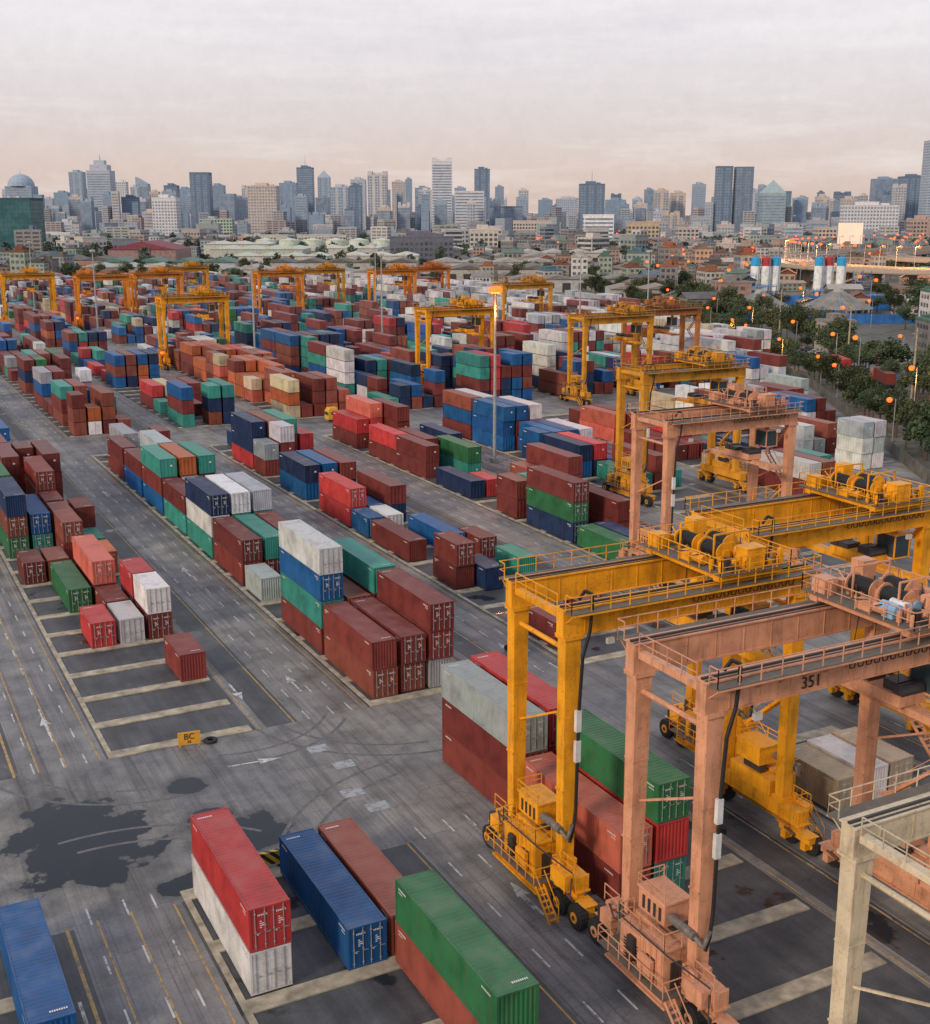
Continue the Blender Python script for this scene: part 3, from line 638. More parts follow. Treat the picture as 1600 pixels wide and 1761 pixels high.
S35,TR35=crane(37.6,42.0,SAL,15.6,"salmon pink gantry crane with number on its girder",1,-5.3)
m=MB()
for k in range(3): m.cyl((-2.2+k*.75,-2.6,1.15),(-2.2+k*.75,-1.4,1.15),.34,seg=12,m=k%2); m.box(-2.45+k*.75,-1.95+k*.75,-2.4,-1.6,.60,.85,k%2)
ob("hoist_motor",m.mesh("hoist_motor",[plain("light_blue_paint",(.22,.42,.62),.5),plain("motor_white",(.6,.6,.6),.5)]),parent=TR35)
crane(37.6,25.4,CRM,13.5,"weathered cream gantry crane beside the salmon crane",.85)
crane(59.2,64,YEL,14.0,"yellow gantry crane with cable drums over the next row",1,-5.2)
crane(83.0,106.0,SAL,13.5,"faded salmon gantry crane above container rows",1)
crane(106.3,143,DYE,13,"weathered yellow gantry crane near the yard edge")
for (x,y,c,tx,li) in ((151.0,228,DYE,13,0),(174.3,240,(.42,.16,.05),9,0),(128.4,263,YEL,12,1),(197.2,348,DYE,13,0),(82.2,337,YEL,12,1),(82.2,465,ORG,3.5,1),(105.3,475,ORG,10,1),(151,463,ORG,12,0),(174.3,477,DYE,12,0),(197.2,455,ORG,12,1),(220.2,470,(.62,.18,.03),12,0),(128.3,520,DYE,12,0),(59.2,490,YEL,10,0)):
    crane(x,y,c,tx,"yellow gantry crane standing over distant container rows",1,None,bool(li))
remove_tree(CP)
def text_mesh(s,size):
    cu=bpy.data.curves.new("t",'FONT'); cu.body=s; cu.size=size; cu.align_x='CENTER'; cu.extrude=.01
    o=bpy.data.objects.new("t",cu); COL.objects.link(o); bpy.context.view_layer.update()
    dg=bpy.context.evaluated_depsgraph_get(); me=bpy.data.meshes.new_from_object(o.evaluated_get(dg)); me.materials.clear(); me.materials.append(BLACK)
    bpy.data.objects.remove(o); return me
t=ob("lettering",text_mesh("351",.95),(6.3,2.53,18.55),parent=S35); t.rotation_euler=(math.pi/2,0,0)
m=MB(); m.box(-.92,.92,-.05,.05,.2,1.3); m.box(-.8,-.7,-.04,.3,0,.2); m.box(.7,.8,-.04,.3,0,.2); m.beam((-.75,.05,1.1),(-.75,.6,.03),.06);m.beam((.75,.05,1.1),(.75,.6,.03),.06)
sg=ob("bay_sign",m.mesh("bay_sign",[plain("sign_yellow",(.66,.33,.03),.5)]),(22.3,92.3,.02),math.radians(-8),label="small yellow bay sign reading BC on the ground",cat="sign")
for s,sz,z in (("BC",.72,.68),("02",.32,.34)):
    t=ob("lettering",text_mesh(s,sz),(0,-.065,z),parent=sg); t.rotation_euler=(math.pi/2,0,0)
m=MB()
for k in range(24):
    for j in range(8):
        def P(a,b_):
            t=2*math.pi*a/24;u=2*math.pi*b_/8; r=.42+.17*math.cos(u); return (r*math.cos(t),r*math.sin(t),.15+.14*math.sin(u))
        m.face([P(k,j),P(k+1,j),P(k+1,j+1),P(k,j+1)])
ob("tyre",m.mesh("tyre",[TYRE]),(24.1,92.4,.02),label="old black tyre lying beside the yellow sign",cat="tyre")
hz,nt,bb=newmat("hazard_stripes"); g=N(nt,"ShaderNodeTexCoord"); wv=nt.nodes.new("ShaderNodeTexWave"); wv.inputs["Scale"].default_value=.9; wv.bands_direction='DIAGONAL'; nt.links.new(g.outputs["Object"],wv.inputs[0])
nt.links.new(ramp(nt,wv.outputs[1],[(.48,(.02,.02,.02)),(.52,(.60,.38,.03))]),bb.inputs["Base Color"])
m=MB(); m.box(-1.9,1.9,-.12,.12,.25,1.1); m.box(-1.7,-1.5,-.4,.4,0,.25); m.box(1.5,1.7,-.4,.4,0,.25); m.box(-1.95,1.95,-.16,.16,1.1,1.18)
ob("safety_barrier",m.mesh("safety_barrier",[hz]),(21.1,71.0,.02),label="yellow and black striped safety barrier on the pavement",cat="barrier")

# ------------------------------------------------------------------ light masts and lamps
def mast_proto(h,lit,name="light_mast"):
    m=MB(); m.cyl((0,0,0),(0,0,h*.5),.34,.26,10); m.cyl((0,0,h*.5),(0,0,h),.26,.14,10); m.box(-.6,.6,-.6,.6,0,.8)
    r=ob(name,m.mesh("mast",[GALV]))
    h_=MB(); h_.cyl((0,0,h-.8),(0,0,h-.65),.9,seg=16)
    for k in range(6):
        t=k*math.pi/3; h_.beam((0,0,h-.3),(1.0*math.cos(t),1.0*math.sin(t),h-.3),.1)
    ob("lamp_bracket",h_.mesh("lamp_bracket",[GALV]),parent=r)
    l=MB()
    for k in range(6):
        t=k*math.pi/3; x,y=.62*math.cos(t),.62*math.sin(t)
        if lit:
            for j in range(6):
                a=-math.pi/2+j*math.pi/6; b_=a+math.pi/6; l.cyl((x,y,h-.9+.62*math.sin(a)),(x,y,h-.9+.62*math.sin(b_)),max(.02,.62*math.cos(a)),max(.02,.62*math.cos(b_)),12,caps=False)
        else: l.box(x-.3,x+.3,y-.3,y+.3,h-.55,h-.1)
    ob("lamp_head",l.mesh("lamp_head",[LAMPON if lit else LAMPOFF]),parent=r); return r
ml=mast_proto(31,True); mo=mast_proto(31,False)
for i,(x,y,lit) in enumerate(((101.3,183.3,1),(102,321,0),(148.5,340,0),(194,300,0),(240,330,0),(79,420,0),(194,450,0),(79,560,0))):
    o=copy_tree(ml if lit else mo,(x,y,0),0,label="tall steel light mast with %s among containers"%("glowing orange lamps" if lit else "unlit lamps"),group="light masts in the container yard"); o["category"]="light mast"
remove_tree(ml);remove_tree(mo)
pl=bpy.data.lights.new("mast_light",'POINT'); pl.energy=9000; pl.color=(1,.36,.08); pl.shadow_soft_size=.8
po=bpy.data.objects.new("mast_light",pl); COL.objects.link(po); po.location=(101.3,183.3,26.5)
def lamp_proto():
    m=MB(); m.cyl((0,0,0),(0,0,9),.12,.08,6); m.beam((0,0,9),(1.4,0,9.4),.08); r=ob("street_lamp",m.mesh("street_lamp",[GALV]))
    l=MB(); l.box(1.1,2.0,-.3,.3,9.05,9.4,top=(1.3,1.8,-.15,.15)); l.cyl((1.55,0,8.6),(1.55,0,9.05),.32,.55,10); ob("lamp_head",l.mesh("lamp_head",[LAMPON]),parent=r); return r
LP_=lamp_proto()
def lamp(x,y,s=1.0,rz=0):
    o=copy_tree(LP_,(x,y,0),rz,scale=(s,s,s),label="street lamp with a glowing orange head on a pole",group="street lamps lit at dusk"); o["category"]="street lamp"
for k,(y,off,s) in enumerate(((160,1.5,.9),(186,18,1),(207,2,.85),(232,17,1.1),(262,2,.8),(285,16,1),(300,2,.8),(335,15,1),(352,1,.9),(378,14,1),(400,1,.9),(430,10,1),(245,40,.9),(270,62,1),(310,48,1.1),(340,75,1),(205,34,.9),(380,40,1),(225,2,.8),(318,2,.8),(250,17,1),(365,60,1.1),(400,70,1.1))):
    lamp(edge_x(y)+off,y,s*1.15,math.pi)
    if k%3==1:
        q=bpy.data.lights.new("lamp_light",'POINT'); q.energy=2200; q.color=(1,.40,.10); q.shadow_soft_size=.5
        qo=bpy.data.objects.new("lamp_light",q); COL.objects.link(qo); qo.location=(edge_x(y)+off-1.7,y,8.0*s)

# ------------------------------------------------------------------ trees
def leafmat(name,a,b_,hzc):
    m,nt,b=newmat(name); g=N(nt,"ShaderNodeNewGeometry"); oi=N(nt,"ShaderNodeObjectInfo")
    n=noise_n(nt,g.outputs["Position"],.45,4); n2=noise_n(nt,g.outputs["Position"],.05,2)
    c=mix(nt,ramp(nt,n,[(.35,0.),(.65,1.)]),a,b_)
    c=mix(nt,math_n(nt,'MULTIPLY',oi.outputs["Random"],.5),c,(.055,.085,.055))
    c=mix(nt,ramp(nt,n2,[(.4,0.),(.65,.6)]),c,hzc)
    nt.links.new(c,b.inputs["Base Color"]); b.inputs["Roughness"].default_value=.8; b.inputs["Specular IOR Level"].default_value=.2
    return m
LEAF=leafmat("foliage",(.020,.042,.022),(.085,.118,.050),(.095,.090,.048))
LEAFM=leafmat("foliage_middle",(.040,.062,.048),(.085,.115,.075),(.09,.10,.08))  # mid-distance leaves, first step of the haze painted into their colour
LEAFF=leafmat("foliage_far_painted_haze",(.10,.135,.14),(.13,.165,.16),(.14,.16,.165))  # far leaves: aerial haze painted in as pale grey-green
def crown_pts(r,n):
    hh=r.uniform(3,4.2); cl=[]
    for k in range(8):
        a=k*2.4+r.random(); rad=r.uniform(.8,3.0); z=hh+r.uniform(.3,4.2); cl.append(((math.cos(a)*rad,math.sin(a)*rad,z),r.uniform(1.0,1.9)))
    cl.append(((0,0,hh+4.4),1.5)); cl.append(((0,0,hh+2),1.8)); return hh,cl
def tree_proto(seed):
    r=random.Random(seed); m=MB(); hh,cl=crown_pts(r,0); m.cyl((0,0,0),(.1,.1,hh),.28,.18,8)
    for (e,rd) in cl[:8]: m.cyl((.1,.1,hh-.4+r.random()*.5),e,.12,.04,6)
    root=ob("tree",m.mesh("trunk",[BARK])); c=MB()
    for (e,rd) in cl:
        for k in range(190):
            d=Vector((r.gauss(0,1),r.gauss(0,1),r.gauss(0,.8))); d.normalize(); d*=rd*r.random()**.4
            p=Vector(e)+d; s=r.uniform(.16,.34); u=Vector((r.gauss(0,1),r.gauss(0,1),r.gauss(0,1))).normalized(); v=u.orthogonal().normalized()
            c.face([p-u*s,p+v*s*.7,p+u*s,p-v*s*.7])
    ob("crown",c.mesh("crown",[LEAF]),parent=root); return root
TP=[tree_proto(s) for s in range(5)]
PLACED=[]
def ok(x,y,r):
    for (a,b_,q) in PLACED:
        if (a-x)**2+(b_-y)**2<(q+r)**2: return False
    return True
TREES=[]
def tree(x,y,s): TREES.append((x,y,s))

# ------------------------------------------------------------------ right-hand surroundings
BL=[(150,127),(220,232),(286,357),(374,580)]
rd=MB()
for (a,b_) in zip(BL,BL[1:]):
    d=Vector((b_[0]-a[0],b_[1]-a[1],0)).normalized(); nrm=Vector((d.y,-d.x,0))
    A=Vector((*a,.006))+nrm*12;B=Vector((*b_,.006))+nrm*12; rd.face([A,A+nrm*8,B+nrm*8,B])
ob("road",rd.mesh("road",[GA]),kind="structure")
CARP_=[(252,246),(296,228),(322,284),(276,300)]
rd=MB(); rd.face([(x,y,.010) for x,y in CARP_]); ob("car_park_pavement",rd.mesh("car_park",[GY]),kind="structure")
for (x,y,r_) in ((252,232,9),(266,226,9),(280,220,9),(240,226,6),(292,214,8),(262,212,8),(276,206,8)): PLACED.append((x,y,r_))
m=MB()
for (a,b_) in zip(BL,BL[1:]):
    A=Vector((*a,0));B=Vector((*b_,0)); m.beam(A+Vector((0,0,1.1)),B+Vector((0,0,1.1)),.12,2.2)
ob("perimeter_wall",m.mesh("perimeter_wall",[WALLC]),label="long low concrete wall around the container yard",cat="wall")
def car_proto():
    m=MB(); m.box(-.88,.88,-2.1,2.1,.35,.85); m.box(-.8,.8,-1.5,1.2,.85,1.42,top=(-.66,.66,-1.0,.6)); r=ob("parked_car",m.mesh("car_body",[WALLO]))
    w=MB(); w.box(-.82,.82,-1.42,1.12,.92,1.34,top=(-.70,.70,-1.08,.72)); ob("window",w.mesh("car_window",[CABGL]),parent=r)
    wm=MB(); wm.cyl((-.1,0,0),(.1,0,0),.33,seg=12); wm=wm.mesh("wheel",[TYRE])
    for x in (-.82,.82):
        for y in (-1.3,1.3): ob("wheel",wm,(x,y,.33),parent=r)
    return r
CARP=car_proto()
carcol=[(.6,.6,.6),(.55,.55,.56),(.05,.05,.06),(.3,.31,.33),(.4,.04,.04),(.06,.1,.25)]
for i in range(5):
    for j in range(14):
        if R.random()<.3: continue
        x=254+i*9.5+j*1.9+R.uniform(-.3,.3); y=248+j*4.0-i*3.2
        if not inpoly(x,y,CARP_): continue
        cc=R.choice(carcol); o=copy_tree(CARP,(x,y,.01),R.uniform(1.1,1.3),cc,label="small car parked in the car park beside trees",group="cars parked beside the yard"); o["category"]="car"
def truck(x,y,rz,ccab,cbox,lab):
    m=MB(); m.box(-1.2,1.2,-6.5,6.5,1.0,1.25)
    for xx in (-.4,.3): m.box(xx,xx+.15,-6.5,8.6,.75,.99)
    r=ob("truck",m.mesh("trailer",[STEEL]),(x,y,.02),rz,label=lab,cat="truck")
    m=MB(); m.box(-1.2,1.2,6.9,9.0,.7,2.3); m.box(-1.2,1.2,6.9,9.0,2.3,3.1,top=(-1.1,1.1,6.9,8.6)); ob("cab",m.mesh("cab",[WALLO]),parent=r,color=ccab)
    m=MB(); m.box(-1.05,1.05,8.85,9.03,1.6,2.25); m.box(-1.22,1.22,7.4,8.4,1.7,2.3); ob("windscreen",m.mesh("windscreen",[CABGL]),parent=r)
    wm=MB(); wm.cyl((-.15,0,0),(.15,0,0),.5,seg=12); wm=wm.mesh("wheel",[TYRE])
    for xx in (-1.05,1.05):
        for yy in (-5.5,-4.2,-2.9,4.8,7.9): ob("wheel",wm,(xx,yy,.5),parent=r)
    if cbox:
        m=MB(); m.box(-1.22,1.22,-6.2,6.2,1.26,3.9); ob("cargo_box",m.mesh("cargo_box",[PAINT]),parent=r,color=cbox)
truck(99,236,math.radians(90),(.6,.35,.03),None,"yellow yard tractor with empty trailer on the crossing road")
truck(236,222,math.radians(-32),(.5,.1,.05),PAL['D'],"truck with red container on the service road")
truck(248,250,math.radians(-28),(.6,.6,.6),PAL['R'],"truck with bright red trailer on the service road")
m=MB()
for y in (-.65,.65): m.cyl((-.06,y,.3),(.06,y,.3),.3,seg=14)
m.beam((0,-.6,.35),(0,.6,.55),.16,.22,1); m.box(-.14,.14,-.6,.1,.62,.76,1); m.box(-.15,.15,.1,.45,.6,.85,1); m.beam((0,.65,.3),(0,.45,1.0),.07,m=1); m.beam((-.35,.42,1.0),(.35,.42,1.0),.05,m=1)
ob("motorcycle",m.mesh("motorcycle",[TYRE,plain("bike_paint",(.05,.05,.07),.3)]),(57.3,99.5,.02),math.radians(60),label="small dark motorcycle ridden across the yard",cat="motorcycle")
def rider():
    V=[(0,-.25,.85),(0,-.15,1.15),(0,-.08,1.38),(0,-.03,1.50),(0,.0,1.66),(.2,-.08,1.36),(.3,.12,1.15),(.28,.38,1.03),(-.2,-.08,1.36),(-.3,.12,1.15),(-.28,.38,1.03),(.12,-.2,.82),(.24,.2,.72),(.2,.12,.32),(-.12,-.2,.82),(-.24,.2,.72),(-.2,.12,.32)]
    E=[(0,1),(1,2),(2,3),(3,4),(2,5),(5,6),(6,7),(2,8),(8,9),(9,10),(0,11),(11,12),(12,13),(0,14),(14,15),(15,16)]
    rad=[.16,.15,.17,.07,.11,.07,.05,.045,.07,.05,.045,.11,.08,.06,.11,.08,.06]
    me=bpy.data.meshes.new("rider"); me.from_pydata(V,E,[]); me.materials.append(plain("work_clothes",(.04,.06,.12),.8))
    o=ob("person",me,(57.3,99.5,.02),math.radians(60),label="person in dark clothes riding a motorcycle",cat="person")
    o.modifiers.new("skin",'SKIN')
    if me.skin_vertices:
        for i,q in enumerate(me.skin_vertices[0].data): q.radius=(rad[i],rad[i])
        me.skin_vertices[0].data[0].use_root=True
    o.modifiers.new("sub",'SUBSURF').levels=1
try: rider()
except Exception as e: print(e)

def silo(L,D,topc,tname):
    x,y=CF(L,D); m=MB(); m.cyl((0,0,4),(0,0,16.5),2.4,seg=20); m.cyl((0,0,2),(0,0,4),.6,2.4,seg=20)
    for k in range(4):
        t=k*math.pi/2+.78; m.cyl((2.0*math.cos(t),2.0*math.sin(t),0),(2.0*math.cos(t),2.0*math.sin(t),5),.18,seg=6)
    r=ob("storage_silo",m.mesh("silo_body",[WALLO]),(x,y,0),color=(.74,.76,.78),label="white cylindrical silo with a %s top band"%tname,cat="silo",group="cement silos behind the trees")
    t=MB(); t.cyl((0,0,16.5),(0,0,20.5),2.42,seg=20); t.cyl((0,0,20.5),(0,0,21.1),2.42,1.2,seg=20); ob("silo_top",t.mesh("silo_top",[WALLO]),parent=r,color=topc)
    h=MB(); h.rail([(2.2*math.cos(k*.785),2.2*math.sin(k*.785),21) for k in range(9)],step=2,t=.1); h.beam((0,-2.7,0),(0,-2.7,20.5),.4,.1); ob("handrail",h.mesh("handrail",[GALV]),parent=r); PLACED.append((x,y,4))
BLU=(.04,.33,.62);RED=(.40,.05,.06)
for L,D,c,n in ((148,625,BLU,"blue"),(153.4,625,RED,"red"),(158.8,627,BLU,"blue"),(181,627,BLU,"blue"),(187,630,RED,"red"),(192.4,627,BLU,"blue")): silo(L,D,c,n)
for (L,D) in ((155,602),(190,605),(170,590),(150,580),(205,590),(140,570),(185,575)): PLACED.append((*CF(L,D),15))
CGB=plain("roof_grey_blue",(.17,.19,.21),.7,0,.4,.3); CTN=plain("roof_tan",(.23,.185,.14),.7,0,.4,.3); CRB=plain("roof_rib",(.28,.29,.28),.6); CBL=plain("frame_blue",(.04,.14,.30),.6)
def cone(L,D,R1,zt):
    x,y=CF(L,D); m=MB(); n=28
    for k in range(n):
        a=2*math.pi*k/n; b2=2*math.pi*(k+1)/n; R2=2.5
        m.face([(R1*math.cos(a),R1*math.sin(a),4.5),(R1*math.cos(b2),R1*math.sin(b2),4.5),(R2*math.cos(b2),R2*math.sin(b2),zt),(R2*math.cos(a),R2*math.sin(a),zt)],(0,1,0,0,1)[k%5])
        m.cyl(((R1-.5)*math.cos(a),(R1-.5)*math.sin(a),0),((R1-.5)*math.cos(a),(R1-.5)*math.sin(a),4.5),.2,seg=5,m=3)
        if k%2==0: m.beam((R1*math.cos(a),R1*math.sin(a),4.6),(R2*math.cos(a),R2*math.sin(a),zt+.1),.2,.12,2)
    m.cyl((0,0,zt),(0,0,zt+1.6),2.5,1.5,12,m=2)
    ob("conical_roof_shed",m.mesh("cone",[CGB,CTN,CRB,CBL]),(x,y,0),label="round shed with a conical striped roof behind blue fence",cat="shed",group="conical sheds"); PLACED.append((x,y,R1+2))
cone(122,505,14,10.5);cone(155,507,14.5,11)
for D in (400,425,450,475):
    for k in range(8): PLACED.append((*CF(D*(.19+k*.022),D),9))
for (L,D) in ((140,490),(130,540),(160,545),(178,500)): PLACED.append((*CF(L,D),11))
BSH=plain("blue_sheet",(.025,.14,.42),.6,0,.4,.2)
for (l0,l1,d,fh) in ((98,190,484,3.6),(108,195,550,6.5)):
    m=MB(); A=CF(l0,d);B=CF(l1,d); m.beam((*A,fh/2),(*B,fh/2),.15,fh)
    n=24
    for k in range(n+1):
        C=CF(l0+(l1-l0)*k/n,d-.15); m.box(C[0]-.1,C[0]+.1,C[1]-.1,C[1]+.1,0,fh+.3)
    ob("sheet_fence",m.mesh("sheet_fence",[BSH]),label="tall blue metal sheet fence around the conical sheds",cat="fence",group="blue sheet fences")
FPB=plain("frame_paint_blue",(.04,.16,.36),.6)
for (L,D,w,h) in ((142,615,6,12),(200,617,7,14),(170,590,10,7),(140,575,12,9),(185,560,14,6)):
    x,y=CF(L,D); m=MB()
    for k in range(int(h/3)+1): m.box(-w/2,w/2,-3,3,k*3,k*3+.2)
    for a in (-w/2,w/2-.3):
        for c in (-3,2.7): m.box(a,a+.3,c,c+.3,.0,h+.5)
    m.rail([(-w/2,-3,int(h/3)*3+.2),(w/2,-3,int(h/3)*3+.2)],t=.1)
    ob("steel_platform",m.mesh("steel_platform",[FPB]),(x,y,0),label="blue steel work platform beside the silos",cat="platform"); PLACED.append((x,y,6))

HCON=plain("haze_concrete",(.38,.32,.26),.8); HDEK=plain("deck_asphalt",(.21,.165,.135),.7)
def highway(HW,wd,zt,lamps):
    pts=[]
    for i in range(len(HW)-1):
        p0=HW[max(0,i-1)];p1=HW[i];p2=HW[i+1];p3=HW[min(len(HW)-1,i+2)]
        for k in range(8):
            t=k/8; pts.append([.5*((2*p1[j])+(-p0[j]+p2[j])*t+(2*p0[j]-5*p1[j]+4*p2[j]-p3[j])*t*t+(-p0[j]+3*p1[j]-3*p2[j]+p3[j])*t**3) for j in (0,1)])
    m=MB()
    for i in range(len(pts)-1):
        a=Vector((*CF(*pts[i]),0));c=Vector((*CF(*pts[i+1]),0)); d0=(Vector((*CF(*pts[min(i+1,len(pts)-1)]),0))-Vector((*CF(*pts[max(i-1,0)]),0))).normalized(); d1=(Vector((*CF(*pts[min(i+2,len(pts)-1)]),0))-Vector((*CF(*pts[i]),0))).normalized()
        n0=Vector((d0.y,-d0.x,0));n1=Vector((d1.y,-d1.x,0)); Z=Vector((0,0,1))
        for off0,off1,z0,z1 in ((-wd,wd,zt-1.6,zt),(-wd-.3,-wd,zt-1.1,zt+1.0),(wd,wd+.3,zt-1.1,zt+1.0),(-.3,.3,zt+.02,zt+.8)):
            v=[a+n0*off0+Z*z0,a+n0*off1+Z*z0,c+n1*off1+Z*z0,c+n1*off0+Z*z0,a+n0*off0+Z*z1,a+n0*off1+Z*z1,c+n1*off1+Z*z1,c+n1*off0+Z*z1]
            for q in ((4,5,6,7),(0,1,5,4),(1,2,6,5),(2,3,7,6),(3,0,4,7),(3,2,1,0)): m.face([v[k] for k in q],1 if (q==(4,5,6,7) and off1==wd) else 0)
        if i%2==0:
            m.box(a.x-1.5,a.x+1.5,a.y-1.5,a.y+1.5,0,zt-3); m.beam(a-n0*wd*.6+Z*(zt-2.3),a+n0*wd*.6+Z*(zt-2.3),2,1.4)
        PLACED.append((a.x,a.y,wd+10))
    ob("elevated_highway",m.mesh("elevated_highway",[HCON,HDEK]),label="curving elevated concrete highway on piers",cat="bridge",group="elevated highway decks")
    for i in range(1,len(pts)-2,lamps):
        x,y=CF(*pts[i])
        o=copy_tree(LP_,(x,y,zt),0,scale=(1.9,1.9,1.4),label="lit orange street lamp on the elevated highway",group="street lamps lit at dusk"); o["category"]="street lamp"
    return pts
pts=highway([(400,640),(310,655),(236,700),(212,790),(240,900),(330,1030),(470,1170),(660,1330)],17,11.5,1)
highway([(470,770),(380,800),(320,860),(330,960),(420,1080),(560,1190),(760,1330)],13,11.0,2)
for i in (8,14,20,28):
    x,y=CF(*pts[i]); q=bpy.data.lights.new("highway_light",'POINT'); q.energy=90000; q.color=(1,.42,.13); q.shadow_soft_size=2
    qo=bpy.data.objects.new("highway_light",q); COL.objects.link(qo); qo.location=(x,y,27)

# ------------------------------------------------------------------ city
def bld(name,lab,L,D,w,dp,h,yaw,col,gl=GL_FAR,style='grid',top='flat',fl=4.6,cw=4.2,cat="building"):
    x,y=CF(L,D); m=MB(); hw,hd=w/2,dp/2
    m.box(-hw,hw,-hd,hd,0,h,nobot=True)
    if top in('flat','plant','antenna','slant','step','crown'): m.box(-hw-.25,hw+.25,-hd-.25,hd+.25,h,h+1.2)
    if top in ('plant','antenna'): m.box(-hw*.5,hw*.3,-hd*.5,hd*.5,h+1.2,h+5.5); m.box(hw*.4,hw*.7,-hd*.3,hd*.3,h+1.2,h+3.5)
    if top=='antenna': m.cyl((0,0,h+5),(0,0,h+24),.5,.15,6)
    if top=='step':
        m.box(-hw*.75,hw*.75,-hd*.75,hd*.75,h+1.2,h+h*.10); m.box(-hw*.45,hw*.45,-hd*.45,hd*.45,h+h*.10,h+h*.17); m.cyl((0,0,h+h*.17),(0,0,h+h*.27),1.6,.2,6)
    if top=='crown':
        for k in (-1,1): m.box(k*hw*.75-hw*.25,k*hw*.75+hw*.25-.01,-hd*.9,hd*.9,h+1.2,h+7)
        m.box(-hw*.35,hw*.35,-hd*.6,hd*.6,h+1.2,h+4.5)
    if top=='peak': m.box(-hw,hw,-hd,hd,h,h+w*.55,top=(-.5,.5,-.5,.5))
    if top=='slant':
        i=len(m.v); m.v+=[(-hw,-hd,h+1.2),(hw,-hd,h+1.2),(hw,hd,h+1.2),(-hw,hd,h+1.2),(-hw,-hd,h+w*.6),(-hw,hd,h+w*.6)]
        for q in ((0,1,4),(3,5,2),(1,2,5,4),(0,4,5,3)): m.f.append(tuple(i+k for k in q)); m.m.append(0); m.c.append(None)
    if top=='dome':
        for k in range(5):
            a=k/5*math.pi/2;b2=(k+1)/5*math.pi/2; m.cyl((0,0,h+hw*.9*math.sin(a)),(0,0,h+hw*.9*math.sin(b2)),hw*math.cos(a),max(.1,hw*math.cos(b2)),16)
        m.cyl((0,0,h+hw*.9),(0,0,h+hw*1.3),.6,.1,6)
    o=ob(name,m.mesh("wall",[WALLO]),(x,y,0),-YA+yaw,color=col,label=lab,cat=cat)
    g=MB(); nf=max(1,int(h/fl)); e=.12
    for (ln,fx) in ((w,0),(dp,1)):
        nc=max(1,int(ln/cw))
        for sgn in (-1,1):
            def q(a0,a1,z0,z1):
                if fx==0: P_=[(a0,sgn*(hd+e)),(a1,sgn*(hd+e))]
                else: P_=[(sgn*(hw+e),a0),(sgn*(hw+e),a1)]
                g.face([(P_[0][0],P_[0][1],z0),(P_[1][0],P_[1][1],z0),(P_[1][0],P_[1][1],z1),(P_[0][0],P_[0][1],z1)])
            st=ln/nc
            if style=='grid':
                for f_ in range(nf):
                    for k in range(nc): a=-ln/2+k*st; q(a+st*.2,a+st*.8,f_*fl+fl*.3,f_*fl+fl*.85)
            elif style=='band':
                for f_ in range(nf): q(-ln/2+.8,ln/2-.8,f_*fl+fl*.35,f_*fl+fl*.9)
            elif style=='fin':
                for k in range(nc):
                    if k%3!=2 or nc<4:
                        a=-ln/2+k*st
                        for f_ in range(0,nf): q(a+st*.12,a+st*.88,f_*fl+fl*.2,f_*fl+fl*.92)
            else:
                for f_ in range(nf):
                    for k in range(nc): a=-ln/2+k*st; q(a+.15,a+st-.15,f_*fl+.2,f_*fl+fl-.2)
    w_=ob("window",g.mesh("window",[gl]),parent=o); w_["kind"]="stuff"
    PLACED.append((x,y,max(w,dp)*.55)); return o
def tower(x0,x1,yt,D,col,style='grid',top='plant',gl=GL_FAR,dp=None,lab=None,yaw=0,name="tower_block",chk=False):
    k=(.9704*D+10.4)/2070; w=(x1-x0)*k; L=((x0+x1)/2-800)*k; h=43+(365-yt)/2133*D
    if top=='antenna': h-=10
    if top in('plant','crown'): h-=4
    if top=='step': h/=1.22
    if top=='peak': h-=w*.5
    if top=='slant': h-=w*.5
    if top=='dome': h-=w*.45
    if chk and not ok(*CF(L,D),w*.55): return
    lab=lab or "tall %s high-rise tower in the city skyline"%("pale" if sum(col)>1.1 else "grey blue")
    return bld(name,lab,L,D,w*.93,dp or min(w*.8,40),max(h,6),yaw,col,gl,style,top)
HZ1=(.31,.39,.49);HZ2=(.43,.47,.55);HZ3=(.53,.52,.53);HW_=(.64,.63,.65);HD=(.14,.20,.29);HB=(.24,.33,.45);BE=(.54,.46,.41)  # skyline wall colours, air haze painted in as pale blue-grey
tower(-14,74,343,1330,(.04,.11,.13),'curtain','flat',GL_TEAL,lab="teal glass office block with dark facade")
tower(20,68,300,2500,HZ1,'band','dome');tower(128,153,296,2700,HZ1,'fin','plant');tower(160,202,274,2400,HZ2,'band','step');tower(206,225,312,2700,HW_,'grid');tower(240,262,308,2900,HZ1,'curtain','slant')
tower(268,312,337,1900,HW_,'grid');tower(288,312,318,2600,HD);tower(333,368,300,2500,HD,'fin','flat');tower(366,391,318,2650,HB,'band');tower(431,483,318,2000,BE,'grid','plant');tower(484,515,314,2500,HB,'fin')
tower(514,543,284,2700,HD,'band','antenna');tower(549,571,296,2900,HZ1,'fin','peak');tower(571,603,320,2100,HZ2,'fin');tower(605,632,308,2300,HZ2,'fin');tower(634,669,300,2250,HZ3,'fin','crown');tower(603,624,318,2050,HD,'fin')
tower(675,698,312,2700,BE);tower(698,710,308,2900,HB);tower(714,742,322,2600,HB,'curtain');tower(743,779,278,2200,HW_,'band','crown');tower(781,834,331,2000,HW_,'band','flat');tower(815,843,291,2600,HD,'fin','plant')
tower(840,900,356,2100,HD,'curtain','flat');tower(925,950,342,2900,HB);tower(955,990,340,2700,HZ2);tower(994,1038,309,2150,HD,'fin','antenna');tower(1040,1075,342,2900,HB);tower(1106,1122,325,2900,HB,'curtain');tower(1122,1147,326,2300,BE,'fin');tower(1150,1176,330,2350,BE,'fin')
